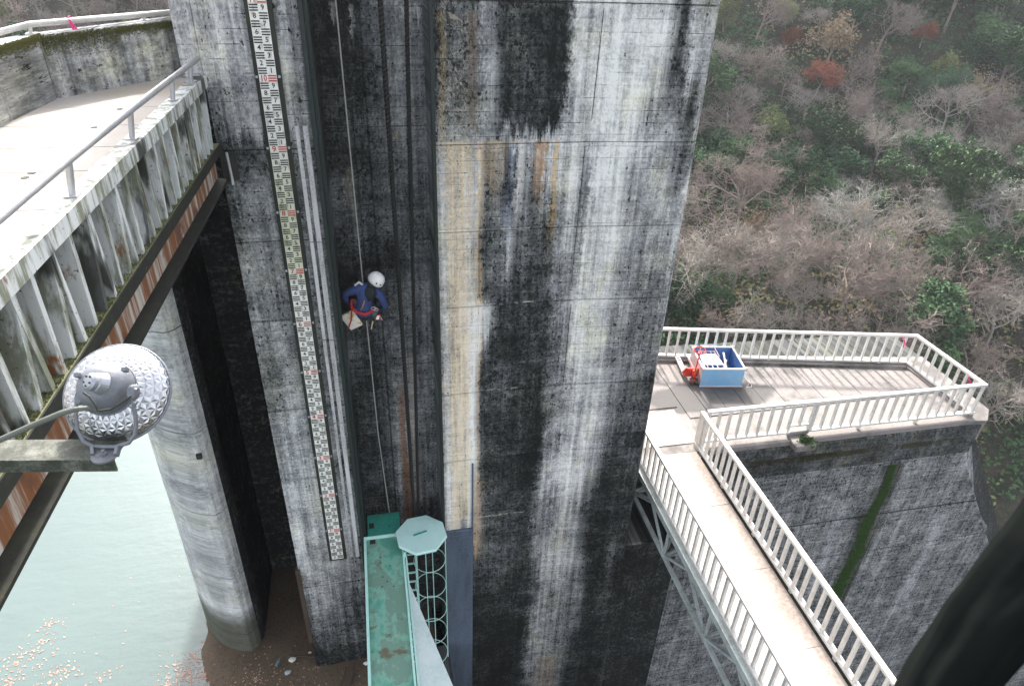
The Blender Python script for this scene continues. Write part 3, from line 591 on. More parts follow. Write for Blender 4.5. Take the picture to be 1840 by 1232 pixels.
# notch with a tuft where the front guardrail steps
hn = onZ(1432,782,.37)
g = MB(); g.box(hn.x-.3,hn.x+.3,12.1,12.62,.2,.40); g.box(hn.x-.33,hn.x+.33,12.55,12.62,.40,.52); single('drain_box', g, M_PLAT, 'small square concrete drain box on the platform edge holding a green tuft', 'drain box', bev=.02)
def railing(root, name, pts, zb, h=1.05, sp=.3, first_post=True, wtop=.12):
    rt = bpy.data.objects.new(name, None); C.objects.link(rt); rt.parent = root; c0 = sum((Vector((p[0],p[1],zb)) for p in pts), Vector())/len(pts); rt.location = c0-root.location
    g = MB(); b = MB(); d0 = None
    for p, q in zip(pts, pts[1:]):
        P = Vector((p[0],p[1],0)); Q = Vector((q[0],q[1],0)); d = (Q-P).normalized()
        g.bar(P-d*.06+Vector((0,0,zb+h)), Q+d*.06+Vector((0,0,zb+h+.003)), wtop, .075); b.bar(P-d*.05+Vector((0,0,zb+.1)), Q+d*.05+Vector((0,0,zb+.103)), .13, .06)
    part('top_rail', g, M_WHITE, rt, bev=.008); part('bottom_rail', b, M_WHITE, rt, bev=.006)
    bal = MB(); bal.box(-.032,.032,-.032,.032,0,h-.165); bme = bal.mesh('baluster', M_WHITE)
    for p, q in zip(pts, pts[1:]):
        P = Vector((p[0],p[1],0)); Q = Vector((q[0],q[1],0)); d = Q-P; n_ = max(1, round(d.length/sp))
        for k in range(n_+1 if p is pts[0] else n_):
            kk = k if p is pts[0] else k+1
            c_ = P+d*kk/n_; o = part('baluster', bme, None, rt, loc=(c_.x, c_.y, zb+.13), rot=(0,0,math.atan2(d.y,d.x)))
        if d.length > 3:
            for k in range(0, n_+1, 6):
                c_ = P+d*k/n_; po = MB(); po.box(c_.x-.045,c_.x+.045,c_.y-.045,c_.y+.045,zb-.03,zb+.07); part('base_foot', po, M_WHITE, rt)
    return rt
gr = thing('platform_guardrail', 'white guardrail round the far, right and near edges of the platform', 'guardrail', (12.5, 14.5, .36))
railing(gr, 'far_run', [(5.9,17.28),(8.5,16.78),(16.3,15.2)], .42)
railing(gr, 'end_run', [(16.3,15.2),(16.36,12.55)], .42)
railing(gr, 'near_run', [(16.36,12.55),(hn.x+.35,12.58)], .42); railing(gr, 'near_run', [(hn.x-.33,12.6),(8.15,12.62)], .42)
g = MB(); g.bar((hn.x-.4,12.6,1.47), (hn.x+.4,12.58,1.473), .12, .075); g.bar((hn.x-.3,12.6,.72),(hn.x+.3,12.59,.72),.06,.05)
part('bridging_rail', g, M_WHITE, gr); 
for dx in (-.03,.28):
    g = MB(); g.bar((hn.x+dx,12.59,.72 if dx<0 else .55),(hn.x+dx,12.59,1.43),.064,.064); part('baluster', g, M_WHITE, gr)
kb = MB(); kb.bar((5.9,17.2,.39),(8.5,16.7,.39),.2,.12); kb.bar((8.5,16.7,.39),(16.3,15.12,.393),.2,.12); kb.bar((16.28,15.1,.39),(16.34,12.5,.393),.16,.12); part('kerb', kb, M_PLAT, gr)
ribbon(onY(1622,608,15.2)+Vector((0,-.02,.0)), 'pink ribbon on the platform guardrail near its far corner', 1.3)
ribbon(onX(1742,680,16.34)+Vector((-.03,0,0)), 'pink ribbon on the platform guardrail end section by the right corner', 1.2)
# ================================================================== GANGWAY
gw = thing('footbridge', 'narrow white railed footbridge on a steel truss leading down from the platform', 'footbridge', (7.08, 8, -.6))
for k in range(6):
    y1 = 12.38-k*1.9; g = MB(); g.box(6.30,7.86,y1-1.897,y1,.28,.40); part('deck_panel', g, M_GANG, gw, bev=.006)
part('left_fascia', MB().box(6.10,6.28,1.0,12.35,.22,.385), M_TRUSS, gw); part('right_fascia', MB().box(7.88,7.98,1.0,12.15,.1,.385), M_MOSSY, gw)
railing(gw, 'left_railing', [(6.24,12.5),(6.24,1.2)], .40, 1.06, .262, wtop=.11)
railing(gw, 'right_railing', [(7.95,12.6),(7.93,1.2)], .40, 1.06, .262, wtop=.11)
for x in (6.24,7.95):
    g = MB(); g.box(x-.05,x+.05,12.42,12.66,.36,1.42); part('end_post', g, M_WHITE, gw)
nodes = [12.2,10.05,7.85,5.65,3.45,1.3]
for x in (6.15,7.93):
    g = MB(); g.bar((x,12.25,-.57),(x,1.0,-.57),.09,.08); part('bottom_chord', g, M_TRUSS, gw)
    g = MB(); g.bar((x,12.3,.24),(x,1.0,.24),.07,.08); part('top_chord', g, M_TRUSS, gw)
    for a, b in zip(nodes, nodes[1:]):
        for p, q in (((x,a,-.55),(x,(a+b)/2,.22)), ((x,(a+b)/2,.22),(x,b,-.55))):
            g = MB(); g.bar(p, q, .055, .055); part('diagonal', g, M_TRUSS, gw)
        g = MB(); g.bar((x,a,-.55),(x,a,.22),.05,.05); part('vertical', g, M_TRUSS, gw)
for i, (a, b) in enumerate(zip(nodes, nodes[1:])):
    g = MB(); g.bar((6.15,a,-.57),(7.93,b,-.57),.06,.05); part('lateral_brace', g, M_TRUSS, gw)
    g = MB(); g.bar((7.93,a,-.6),(6.15,b,-.6),.06,.05); part('lateral_brace', g, M_TRUSS, gw)
    g = MB(); g.bar((6.15,a,-.57),(7.93,a,-.57),.06,.06); part('cross_member', g, M_TRUSS, gw)
    g = MB(); g.bar((6.15,a,-.57),(7.93,a,.2),.05,.05); part('sway_brace', g, M_TRUSS, gw)
# ================================================================== GREEN WALKWAY AND LADDER CAGE
zg = .6
gk = thing('green_walkway', 'worn green steel walkway running out of the gate slot', 'walkway', (-.2, 8, zg-.3))
part('deck_plate', MB().box(-.6,.16,3.5,10.62,zg-.04,zg), M_GREEN, gk)
part('inner_plate', MB().box(-.56,.14,10.66,11.3,zg+.02,zg+.05), M_TEAL, gk)
g = MB()
for k in range(14): g.box(-.54+k*.048,-.52+k*.048,11.2,11.26,zg+.05,zg+.09)
part('toothed_edge', g, M_TEAL, gk)
g = MB(); g.box(-.53,-.42,10.9,11.05,zg+.051,zg+.056); g.box(-.53,-.41,10.5,10.66,zg+.003,zg+.008); part('slot_hole', g, M_BLACK, gk)
for k in range(9):
    g = MB(); px = random.uniform(-.35,.05); py = random.uniform(9.2,11.0); g.lathe([(.016,0),(.016,.002)], 8, Matrix.Translation((px,py,zg+.052 if py>10.6 else zg+.002))); part('bolt_hole', g, M_BLACK, gk)
part('edge_rail', MB().box(-.65,-.6,3.5,10.66,zg-.12,zg+.07), M_MINT, gk, bev=.006); part('edge_rail', MB().box(.13,.17,3.5,10.3,zg-.12,zg+.07), M_MINT, gk, bev=.006)
part('edge_rail', MB().box(.185,.22,3.5,10.3,zg-.12,zg+.05), M_MINT, gk, bev=.006); part('end_rail', MB().box(-.65,.12,10.62,10.66,zg+.0,zg+.08), M_MINT, gk, bev=.006)
ap = onZ(732,1035,zg); e1 = onZ(815,1234,zg); 
d = (e1-ap); e2 = ap+d*1.9
g = MB(); g.prism([(ap.x-.02,ap.y),(.22,3.6),(e2.x,e2.y),(e1.x,e1.y)][::1], zg-.03, zg+.01); part('tapered_plate', g, paint('bright_plate', (.58,.66,.65), .4, dirt=(.3,.42,.4), amount=.5, rust=.70, scale=2), gk)
for yy in (10.2,8.4,6.6,4.8):
    part('cross_joist', MB().box(-.6,.16,yy-.04,yy+.04,zg-.2,zg-.04), M_TEAL, gk)
cg = thing('ladder_cage', 'mint green caged ladder with an octagonal hood beside the green walkway', 'ladder', (.62, 10.25, -6))
hc = onZ(757,960,.82)
g = MB(); M_ = Matrix.Translation(hc) @ Matrix.Rotation(R(22.5+6), 4, 'Z'); g.lathe([(.54,-.05),(.56,0),(.54,.03)], 8, M_); part('hood', g, paint('hood_mint', (.5,.74,.7), .4, dirt=(.25,.42,.38), amount=.3), cg, bev=.006)
g = MB(); g.bar(hc+Vector((-.16,-.03,.04)),hc+Vector((.12,.05,.04)),.03,.02); part('lifting_lug', g, M_TEAL, cg)
cc = onY(772,1005,10.3); cr_ = .34
for k in range(8):
    z_ = cc.z-.0-k*.82; g = MB(); pts = [(cc.x+cr_*math.cos(a), cc.y+cr_*math.sin(a), z_) for a in [2*math.pi*j/36 for j in range(36)]]; g.tube(pts, .009, 6, closed=True); part('hoop', g, M_MINT, cg, smooth=True)
for a in (-5, 75, 100):
    a = R(a); g = MB(); x, y = cc.x+(cr_+.008)*math.cos(a), cc.y+(cr_+.008)*math.sin(a); g.bar((x,y,cc.z-6.3),(x,y,hc.z-.05),.02,.01,(0,1,0)); part('cage_strap', g, M_MINT, cg)
lx = cc.x-cr_-.03
for yy in (-.02, -.30):
    g = MB(); g.bar((lx-.16+(yy*-.0),cc.y+yy,cc.z-6.3),(lx-.16,cc.y+yy,hc.z-.05),.05,.03,(0,1,0)); part('stile', g, M_MINT, cg)
g = MB(); g.bar((lx+.08,cc.y-.02,cc.z-6.3),(lx+.08,cc.y-.02,hc.z-.05),.05,.03,(0,1,0)); part('stile', g, M_MINT, cg)
for k in range(22):
    z_ = hc.z-.15-k*.29; g = MB(); g.bar((lx-.16,cc.y-.02,z_),(lx+.08,cc.y-.02,z_),.03,.03); part('rung', g, M_MINT, cg)
# ================================================================== STEEL BOX, ITS LOAD, PALLET JACK
M_BLUE = paint('worn_light_blue_paint', (.16,.38,.62), .5, dirt=(.36,.4,.44), amount=.7, rust=.68, scale=3)
M_BLUEIN = paint('blue_inner_paint', (.05,.17,.42), .55, dirt=(.3,.36,.42), amount=.4, rust=.74)
M_RIM = paint('pale_rim_steel', (.62,.55,.56), .5, dirt=(.4,.2,.15), amount=.4)
M_REDP = paint('red_machine_paint', (.62,.035,.02), .4, dirt=(.2,.05,.04), amount=.4, rust=.72)
M_PALE = paint('faded_pinkish_steel', (.66,.56,.56), .45, dirt=(.5,.25,.2), amount=.4)
BL = onZ(1257,694,.40); BR = onZ(1333,694,.40)
ux = (BR-BL).normalized(); uy = Vector((-ux.y, ux.x, 0)); W_, D_, H_ = 1.26, 1.22, .60
T_ = Matrix.Translation(BL) @ Matrix((ux, uy, Vector((0,0,1)))).transposed().to_4x4()
def tb(x0,x1,y0,y1,z0,z1):
    g = MB(); g.hexa([T_@Vector(v) for v in [(x0,y0,z0),(x1,y0,z0),(x1,y1,z0),(x0,y1,z0),(x0,y0,z1),(x1,y0,z1),(x1,y1,z1),(x0,y1,z1)]]); return g
bx = thing('steel_box', 'open topped light blue steel box standing on the platform', 'box', BL+(BR-BL)*.5+uy*D_*.5)
for a in ((0,W_,0,.02),(0,W_,D_-.02,D_),(0,.02,.022,D_-.022),(W_-.02,W_,.022,D_-.022)):
    part('side_panel', tb(*a,.02,H_), [M_PALE if a[1] == .02 else M_BLUE], bx)
for a in ((.022,W_-.022,.022,.026),(.022,W_-.022,D_-.026,D_-.022),(.022,.026,.03,D_-.03),(W_-.026,W_-.022,.03,D_-.03)):
    part('inner_lining', tb(*a,.06,H_-.01), M_BLUEIN, bx)
part('floor_panel', tb(.02,W_-.02,.02,D_-.02,.02,.05), M_BLUEIN, bx)
for a in ((-.02,W_+.02,-.02,.03),(-.02,W_+.02,D_-.03,D_+.02),(-.02,.03,.031,D_-.031),(W_-.03,W_+.02,.031,D_-.031)):
    part('rim', tb(*a,H_,H_+.035), M_RIM, bx)
part('base_flange', tb(-.02,W_+.02,-.03,.0,.0,.03), M_RIM, bx)
for x, y in ((-.02,-.02),(W_-.03,-.02),(-.02,D_-.03),(W_-.03,D_-.03)):
    g = MB(); g.tube([T_@Vector((x-.03,y+.02,H_+.06)), T_@Vector((x+.02,y-.03,H_+.085)), T_@Vector((x+.08,y+.02,H_+.06))], .022, 7); part('lifting_lug', g, M_PALE, bx)
for x in (.3,.8): part('rib', tb(x,x+.03,D_-.06,D_-.026,.06,H_-.02), M_BLUEIN, bx)
rk = thing('folded_trolley', 'folded white tubular trolley lying across the blue steel box', 'trolley', T_@Vector((.45,.6,.5)))
L0 = [(.10,.12,.56),(.72,.14,.56),(.62,1.0,.60),(.14,.98,.60)]
g = MB(); g.tube([T_@Vector(p) for p in L0], .02, 8, closed=True); part('frame', g, M_PALE, rk)
g = MB(); g.tube([T_@Vector(p) for p in [(.16,.9,.6),(.2,1.06,.78),(.58,1.07,.78),(.7,.7,.6)]], .018, 8); part('handle', g, M_PALE, rk)
g = MB(); g.hexa([T_@Vector(v) for v in [(.12,.3,.56),(.68,.3,.56),(.62,.86,.58),(.16,.86,.58),(.12,.3,.585),(.68,.3,.585),(.62,.86,.605),(.16,.86,.605)]]); part('platform', g, paint('trolley_board', (.72,.68,.66), .5, amount=.3), rk)
for x in (.2,.35,.5):
    g = MB(); g.tube([T_@Vector((x,.14,.57)), T_@Vector((x,.98,.61))], .012, 6); part('slat', g, M_PALE, rk)
for (a, b, lb) in (((.75,.1,.5),(.95,1.05,.52),'long pale bar lying inside the blue steel box by its right side'),((.6,.1,.3),(.85,.5,.62),'short grey rod leaning in the blue steel box')):
    single('steel_bar', MB().bar(T_@Vector(a), T_@Vector(b), .05, .03), M_PALE, lb, 'bar')
single('loose_wire', MB().tube([T_@Vector(p) for p in [(W_+.05,.1,.5),(W_+.18,.2,.4),(W_+.25,.0,.2),(W_+.12,-.1,.05),(W_+.3,-.05,.02),(W_+.35,.2,.02)]], .008, 5), M_RIM, 'thin wire drooping from the right side of the blue steel box', 'wire')
# pallet jack: local frame, y forward along forks, heading away from camera
J0 = onZ(1246,690,.40); J1 = onZ(1222,640,.40); fy = (J1-J0); fy.z = 0; fy.normalize(); fx = Vector((fy.y,-fy.x,0))
TJ = Matrix.Translation(J0) @ Matrix((fx, fy, Vector((0,0,1)))).transposed().to_4x4()
pj = thing('pallet_jack', 'red hand pallet jack parked at the left of the blue steel box', 'pallet jack', J0)
def jp(l): return [TJ@Vector(p) for p in l]
for sx in (-.19,.19):
    g = MB(); g.hexa(jp([(sx-.08,.30,.12),(sx+.08,.30,.12),(sx+.07,1.25,.12),(sx-.07,1.25,.12),(sx-.08,.30,.19),(sx+.08,.30,.19),(sx+.07,1.25,.19),(sx-.07,1.25,.19)])); f_ = part('fork', g, M_PALE, pj, bev=.01)
    g = MB()
    for q in (0,1): g.hexa(jp([(sx-.045,1.0+q*.11,.188),(sx+.045,1.0+q*.11,.188),(sx+.045,1.05+q*.11,.188),(sx-.045,1.05+q*.11,.188),(sx-.045,1.0+q*.11,.194),(sx+.045,1.0+q*.11,.194),(sx+.045,1.05+q*.11,.194),(sx-.045,1.05+q*.11,.194)]))
    part('fork_slot', g, M_REDP, f_)
    g = MB(); g.tube(jp([(sx-.04,1.05,.07),(sx+.04,1.05,.07)]), .055, 14); part('roller', g, M_BLACK, pj)
g = MB(); g.prism([(0,0)], 0, 0) if 0 else None
g.hexa(jp([(-.27,.22,.12),(.27,.22,.12),(.27,.34,.12),(-.27,.34,.12),(-.16,.20,.42),(.16,.20,.42),(.16,.26,.42),(-.16,.26,.42)])); part('yoke_frame', g, M_REDP, pj, bev=.012)
g = MB(); g.hexa(jp([(-.27,.335,.18),(.27,.335,.18),(.27,.42,.18),(-.27,.42,.18),(-.2,.25,.40),(.2,.25,.40),(.2,.30,.40),(-.2,.30,.40)])); part('gusset', g, M_REDP, pj)
g = MB(); g.tube(jp([(0,.12,.12),(0,.12,.42)]), [.07,.055], 14); part('pump_cylinder', g, M_REDP, pj, smooth=True)
g = MB(); g.tube(jp([(.02,.10,.42),(.02,.10,.5)]), [.035,.03], 10); part('piston', g, paint('yellowed_steel', (.5,.4,.15), .4), pj)
g = MB(); g.tube(jp([(-.13,.02,.12),(.13,.02,.12)]), .03, 10); g.tube(jp([(0,.12,.14),(0,.02,.14)]), .03, 8); part('axle', g, M_REDP, pj)
for sx in (-.075,.075):
    g = MB(); g.tube(jp([(sx-.028,.03,.095),(sx+.028,.03,.095)]), .095, 20); wv = part('wheel', g, paint('steer_wheel_rubber', (.05,.05,.045), .7), pj)
    g = MB(); g.tube(jp([(sx-.031,.03,.095),(sx+.031,.03,.095)]), .05, 14); part('hub', g, paint('cream_hub', (.6,.55,.4), .5), wv)
g = MB(); g.tube(jp([(0,.08,.4),(.06,.14,1.0)]), .022, 10); part('tow_bar', g, M_REDP, pj)
g = MB(); loop = []
for k in range(24):
    a = 2*math.pi*k/24; loop.append((.06+.17*math.cos(a), .20+.13*math.sin(a), 1.07+.05*math.sin(a)))
g.tube(jp(loop), .017, 8, closed=True); g.tube(jp([(.06,.07,1.02),(.06,.18,1.06)]), .018, 8); g.tube(jp([(-.05,.2,1.07),(.17,.2,1.07)]), .014, 8); part('loop_handle', g, M_REDP, pj, smooth=True)
# ================================================================== FLOODLIGHT
MET = NT('spun_aluminium').base((.46,.46,.48), .22, 1.0); 
MET2 = paint('dull_cast_aluminium', (.2,.21,.235), .5, dirt=(.11,.11,.11), amount=.4, metal=.4, scale=8)
LC = onD(212,706,2.85)
axis = (RIGHT*.12 + DOWN*(-.27) - FWD*.95).normalized()     # from the rim towards the back of the lamp
zx = axis.orthogonal().normalized(); zy = axis.cross(zx)
TL = Matrix.Translation(LC) @ Matrix((zx, zy, axis)).transposed().to_4x4()
fl = thing('floodlight', 'round silver floodlight with a diamond faceted reflector seen from behind', 'floodlight', (LC.x, LC.y, onD(190,815,2.8).z))
n = 30; prof = [(.206,.0),(.201,.014),(.184,.034),(.160,.053),(.132,.070),(.10,.084),(.085,.09)]
g = MB(); vs = []; fs = []
for i, (r, z_) in enumerate(prof):
    for j in range(n):
        a = 2*math.pi*(j+(.5 if i % 2 else 0))/n; k = 1.0
        vs.append(TL@Vector((r*k*math.cos(a), r*k*math.sin(a), z_)))
N0 = len(vs)
for i in range(len(prof)-1):
    for j in range(n):
        o_ = i % 2
        a, b, c_, e = i*n+j, i*n+(j+1)%n, (i+1)*n+(j+(1 if o_ else 0))%n, (i+1)*n+(j+(1 if not o_ else 2)-(0))%n
        # two triangles per cell, each raised to a little pyramid
        for tri in ((a, b, (i+1)*n+(j+o_)%n), (b, (i+1)*n+(j+1+o_)%n if 1 else e, (i+1)*n+(j+o_)%n)):
            ctr = (Vector(vs[tri[0]])+Vector(vs[tri[1]])+Vector(vs[tri[2]]))/3
            nr = (ctr-LC); nr = (nr-axis*nr.dot(axis)*.3).normalized(); vs.append(ctr+(nr*.5+axis*.6)*.0030); k = len(vs)-1
            fs += [(tri[0],tri[1],k),(tri[1],tri[2],k),(tri[2],tri[0],k)]
g.add(vs, fs); part('reflector', g, MET, fl)
g = MB(); g.tube([TL@Vector((.207*math.cos(a),.207*math.sin(a),0)) for a in [2*math.pi*j/64 for j in range(64)]], .006, 8, closed=True); part('rim', g, MET2, fl, smooth=True)
g = MB(); g.lathe([(.2,-.004),(.2,-.008)], 48, TL); part('glass', g, NT('lamp_glass').base((.25,.3,.33), .1), fl)
off = Vector((0,0,0))
g = MB(); g.lathe([(.103,.082),(.106,.096),(.103,.122),(.094,.152),(.077,.18),(.05,.197),(.02,.204)], 40, TL); part('housing', g, MET2, fl, smooth=True)
g = MB(); g.tube([TL@Vector((.107*math.cos(a),.107*math.sin(a),.092)) for a in [2*math.pi*j/40 for j in range(40)]], .005, 6, closed=True); part('housing_band', g, MET2, fl, smooth=True)
kn = onD(157,684,2.60); kd = (axis*.8-RIGHT*.5).normalized(); TK = Matrix.Translation(kn-kd*.03) @ kd.to_track_quat('Z','Y').to_matrix().to_4x4()
g = MB(); g.lathe([(.044,-.032),(.038,0),(.035,.004),(.035,.02),(.030,.026),(.027,.03),(.010,.032)], 24, TK); part('socket_cap', g, paint('socket_aluminium', (.36,.37,.4), .35, metal=.6, amount=.2), fl, smooth=False)
for q in range(5):
    a = q*2*math.pi/5; g = MB(); g.lathe([(.004,.0),(.004,.003)], 8, TK@Matrix.Translation((.02*math.cos(a),.02*math.sin(a),.031))); part('screw', g, M_BLACK, fl)
for px, py in ((228,666),(143,676)):
    c_ = onD(px, py, 2.68); g = MB(); g.bar(c_, c_+axis*.03, .018, .014); part('clip', g, MET2, fl)
yk = [(138,712),(136,740),(139,772),(150,793),(168,802),(205,803),(232,795),(243,780),(245,760),(240,722),(235,702)]
dp = [2.70,2.70,2.71,2.72,2.72,2.72,2.72,2.72,2.71,2.69,2.68]
g = MB(); pts = [onD(a, b, c_) for (a, b), c_ in zip(yk, dp)]; g.tube(pts, .0085, 6); part('yoke', g, MET2, fl, smooth=True)
for px, py, q in ((236,705,2.67),(142,714,2.69)):
    c_ = onD(px, py, q); g = MB(); M3 = Matrix.Translation(c_) @ (-FWD).to_track_quat('Z','Y').to_matrix().to_4x4() @ Matrix.Scale(1.7, 4, (0,1,0)); g.lathe([(.018,-.03),(.018,0),(.014,.006)], 16, M3); part('pivot_boss', g, MET2, fl)
for px, py in ((242,700),(240,724),(244,735)):
    c_ = onD(px, py, 2.66); g = MB(); g.lathe([(.007,0),(.007,.012)], 6, Matrix.Translation(c_) @ RIGHT.to_track_quat('Z','Y').to_matrix().to_4x4()); part('bolt', g, MET2, fl)
bp = onD(188,818,2.70); g = MB(); g.lathe([(.048,0),(.048,.008)], 24, Matrix.Translation(bp+Vector((0,0,-.004)))); g.bar(bp+RIGHT*.045, onD(213,802,2.72), .012, .03); g.bar(bp-RIGHT*.045, onD(166,803,2.72), .012, .03); part('base_plate', g, MET2, fl)
g = MB(); g.lathe([(.012,0),(.012,.012),(.008,.014),(.008,.024)], 6, Matrix.Translation(bp+Vector((0,0,.004)))); part('base_bolt', g, MET2, fl)
single('cable_conduit', MB().tube([onD(-200,870,2.6), onD(0,790,2.6), onD(60,763,2.6), onD(110,742,2.6), onD(135,735,2.6), onD(155,733,2.62), onD(172,738,2.66)], [.012]*4+[.010]*3, 10), paint('grey_green_conduit', (.12,.13,.11), .6), 'grey green conduit feeding the back of the floodlight', 'conduit', )
for a, lb in (([(150,705),(160,712),(172,728),(176,738)],'thin black wire at the floodlight socket'),([(178,738),(200,735),(225,720),(236,712)],'black wire across the back of the floodlight housing')):
    single('lamp_wire', MB().tube([onD(x, y, 2.55+.0*i) for i, (x, y) in enumerate(a)], .004, 6), M_BLACK, lb, 'wire')
A0 = onD(-260,868,2.77); A1 = onD(222,822,2.77); ad = (A1-A0); ad.z = 0; zt = bp.z-.006
ay = Vector((-ad.y, ad.x, 0)).normalized()*.06
g = MB(); P0 = Vector((A0.x,A0.y,zt)); P1 = Vector((A1.x,A1.y,zt)); 
g.hexa([P0-ay-Vector((0,0,.008)),P1-ay-Vector((0,0,.008)),P1+ay+Vector((.0,0,-.008)),P0+ay-Vector((0,0,.008)),P0-ay,P1-ay,P1+ay,P0+ay])
g.hexa([P0-ay-Vector((0,.006,.06)),P1-ay-Vector((0,.006,.06)),P1-ay+Vector((0,.004,-.06)),P0-ay+Vector((0,.004,-.06)),P0-ay-Vector((0,.006,-.001)),P1-ay-Vector((0,.006,-.001)),P1-ay+Vector((0,.004,.001)),P0-ay+Vector((0,.004,.001))])
single('lamp_bracket', g, paint('mossy_bracket_steel', (.03,.035,.022), .7, dirt=(.3,.3,.26), amount=.55, rust=.64, scale=14), 'mossy angle steel arm carrying the floodlight at left', 'bracket')
# ================================================================== ROPED WORKER
M_JACK = paint('navy_blue_jacket', (.038,.065,.19), .85, dirt=(.018,.03,.09), amount=.6, scale=9)
M_TROU = paint('dark_trousers', (.015,.018,.03), .9, amount=.2); M_SKIN = NT('skin').base((.4,.22,.15), .6); M_VEST = paint('black_vest', (.012,.013,.016), .8, amount=.1)
M_HARN = paint('red_harness_webbing', (.42,.02,.03), .7, dirt=(.15,.01,.02), amount=.4, scale=10); M_HELM = NT('white_helmet_shell').base((.78,.77,.75), .35)
YM = 11.15
hip = onY(652,562,YM+.08); chest = onY(656,530,YM+.02); sho = onY(662,517,YM-.02); nk = onY(668,511,YM-.02); hd = onY(674,505,YM-.03)
shL = onY(637,520,YM); elL = onY(617,531,YM+.05); haL = onY(634,549,YM+.22)
shR = onY(684,530,YM); elR = onY(692,550,YM+.05); haR = onY(681,556,YM+.26)
V = Vector
sk = [(hip,.14),(hip*.5+chest*.5,.15),(chest,.17),(sho,.13),(nk,.06),(hd,.075),(hd+(hd-nk).normalized()*.12,.08)]
E_ = [(0,1),(1,2),(2,3),(3,4),(4,5),(5,6)]
def chain(base, pts):
    prev = base
    for p, r in pts: sk.append((p, r)); E_.append((prev, len(sk)-1)); prev = len(sk)-1
    return prev
def hand(base, w, dirn, side):
    dirn = dirn.normalized(); sd_ = dirn.cross(V((0,0,1))).normalized()*side; dn_ = dirn.cross(sd_)
    pm_ = chain(base, [(w+dirn*.05, .034)])
    for i, (L, o_) in enumerate(((.07,-.03),(.085,-.01),(.08,.01),(.062,.03))):
        chain(pm_, [(w+dirn*.09+sd_*o_, .011), (w+dirn*(.09+L*.55)+sd_*o_*1.1+V((0,0,-.012)), .009), (w+dirn*(.09+L*.85)+sd_*o_*1.1+V((0,0,-.035)), .008)])
    chain(pm_, [(w+dirn*.05-sd_*.04, .012), (w+dirn*.085-sd_*.06+V((0,0,-.015)), .01)])
e = chain(3, [(shL,.085),((shL+elL)/2,.07),(elL,.062),((elL+haL)/2,.05),(haL,.036)]); hand(e, haL, haL-elL, 1)
e = chain(3, [(shR,.085),((shR+elR)/2,.07),(elR,.062),((elR+haR)/2,.05),(haR,.036)]); hand(e, haR, haR-elR, -1)
for sx in (-1, 1):
    h0 = hip+V((.09*sx,.02,-.06)); kn_ = hip+V((.16*sx,.40,.12)); an = hip+V((.17*sx,.62,-.26)); 
    chain(0, [(h0,.115),((h0+kn_)/2,.09),(kn_,.07),((kn_+an)/2,.06),(an,.045),(an+V((0,.06,-.06)),.045),(an+V((.01*sx,.07,.10)),.038)])
me = bpy.data.meshes.new('body'); me.from_pydata([tuple(p-hip) for p, r in sk], E_, []); bo = bpy.data.objects.new('body', me); C.objects.link(bo)
smd = bo.modifiers.new('skin', 'SKIN'); bo.modifiers.new('sub', 'SUBSURF').levels = 2; smd.use_smooth_shade = True
for i, (p, r) in enumerate(sk): me.skin_vertices[0].data[i].radius = (r, r*(.8 if i in (0,1,2,3) else 1)); me.skin_vertices[0].data[i].use_root = (i == 0)
dg = bpy.context.evaluated_depsgraph_get(); dg.update(); bme = bpy.data.meshes.new_from_object(bo.evaluated_get(dg)); bpy.data.objects.remove(bo)
for m_ in (M_JACK, M_TROU, M_SKIN): bme.materials.append(m_)
pe = thing('person', 'roped worker in navy jacket, red harness and white helmet hanging in the gate slot', 'person', hip+V((0,0,-.35)))
for p in bme.polygons:
    c_ = p.center+hip; k = 0
    if (c_-hip).z < -.03 or c_.y > hip.y+.2 and c_.z < hip.z+.3: k = 1
    if min((c_-haL).length, (c_-haR).length) < .15 and c_.y > min(haL.y, haR.y)-.03 and ((c_-haL).dot(haL-elL) > 0 if (c_-haL).length < .16 else (c_-haR).dot(haR-elR) > 0): k = 2
    if (c_-nk).dot(hd-nk) > .02*0+.001 and (c_-hd).length < .3: k = 2
    p.material_index = k; p.use_smooth = True
part('body', bme, None, pe, loc=hip)
hx = (hd-nk).normalized(); hup = (V((.55,-.25,.8))).normalized(); hc2 = hd+hup*.035
TH = Matrix.Translation(hc2) @ hup.to_track_quat('Z','Y').to_matrix().to_4x4()
g = MB(); n = 20; g.lathe([(.135,-.045),(.140,-.02),(.138,.02),(.126,.07),(.1,.112),(.06,.138),(.02,.147)], n, TH@Matrix.Diagonal((.93,1.1,1,1))); hm = part('helmet', g, M_HELM, pe, smooth=True)
for a in (200,232,265,300): 
    a = R(a); g = MB(); g.lathe([(.016,0),(.014,.006)], 8, TH@Matrix.Translation((.125*math.cos(a),.145*math.sin(a),.03))@V((math.cos(a),math.sin(a),.3)).to_track_quat('Z','Y').to_matrix().to_4x4()); part('vent', g, M_VEST, hm)
g = MB(); g.lathe([(.10,-.13),(.122,-.09),(.128,-.04)], 14, TH); part('hair', g, NT('black_hair').base((.01,.009,.008), .6), pe, smooth=True)
g = MB(); bk_ = V((0,-.02,0))
def shell(c_, rx, ry, rz, up, mat, name):
    T3 = Matrix.Translation(c_) @ up.to_track_quat('Z','Y').to_matrix().to_4x4() @ Matrix.Diagonal((rx,ry,rz,1)); g = MB()
    g.lathe([(.02,-1),(.5,-.86),(.85,-.5),(1,0),(.85,.5),(.5,.86),(.02,1)], 16, T3); return part(name, g, mat, pe, smooth=True)
shell((chest+sho)/2+V((.04,-.055,.0)), .115, .13, .17, (sho-hip).normalized(), M_VEST, 'vest')
shell(nk+V((.0,-.03,.02)), .10, .10, .06, (hd-nk).normalized(), M_VEST, 'collar')
def strap(pts, r, mat, name, flat=1): return part(name, MB().tube(pts, r, 8), mat, pe, smooth=True)
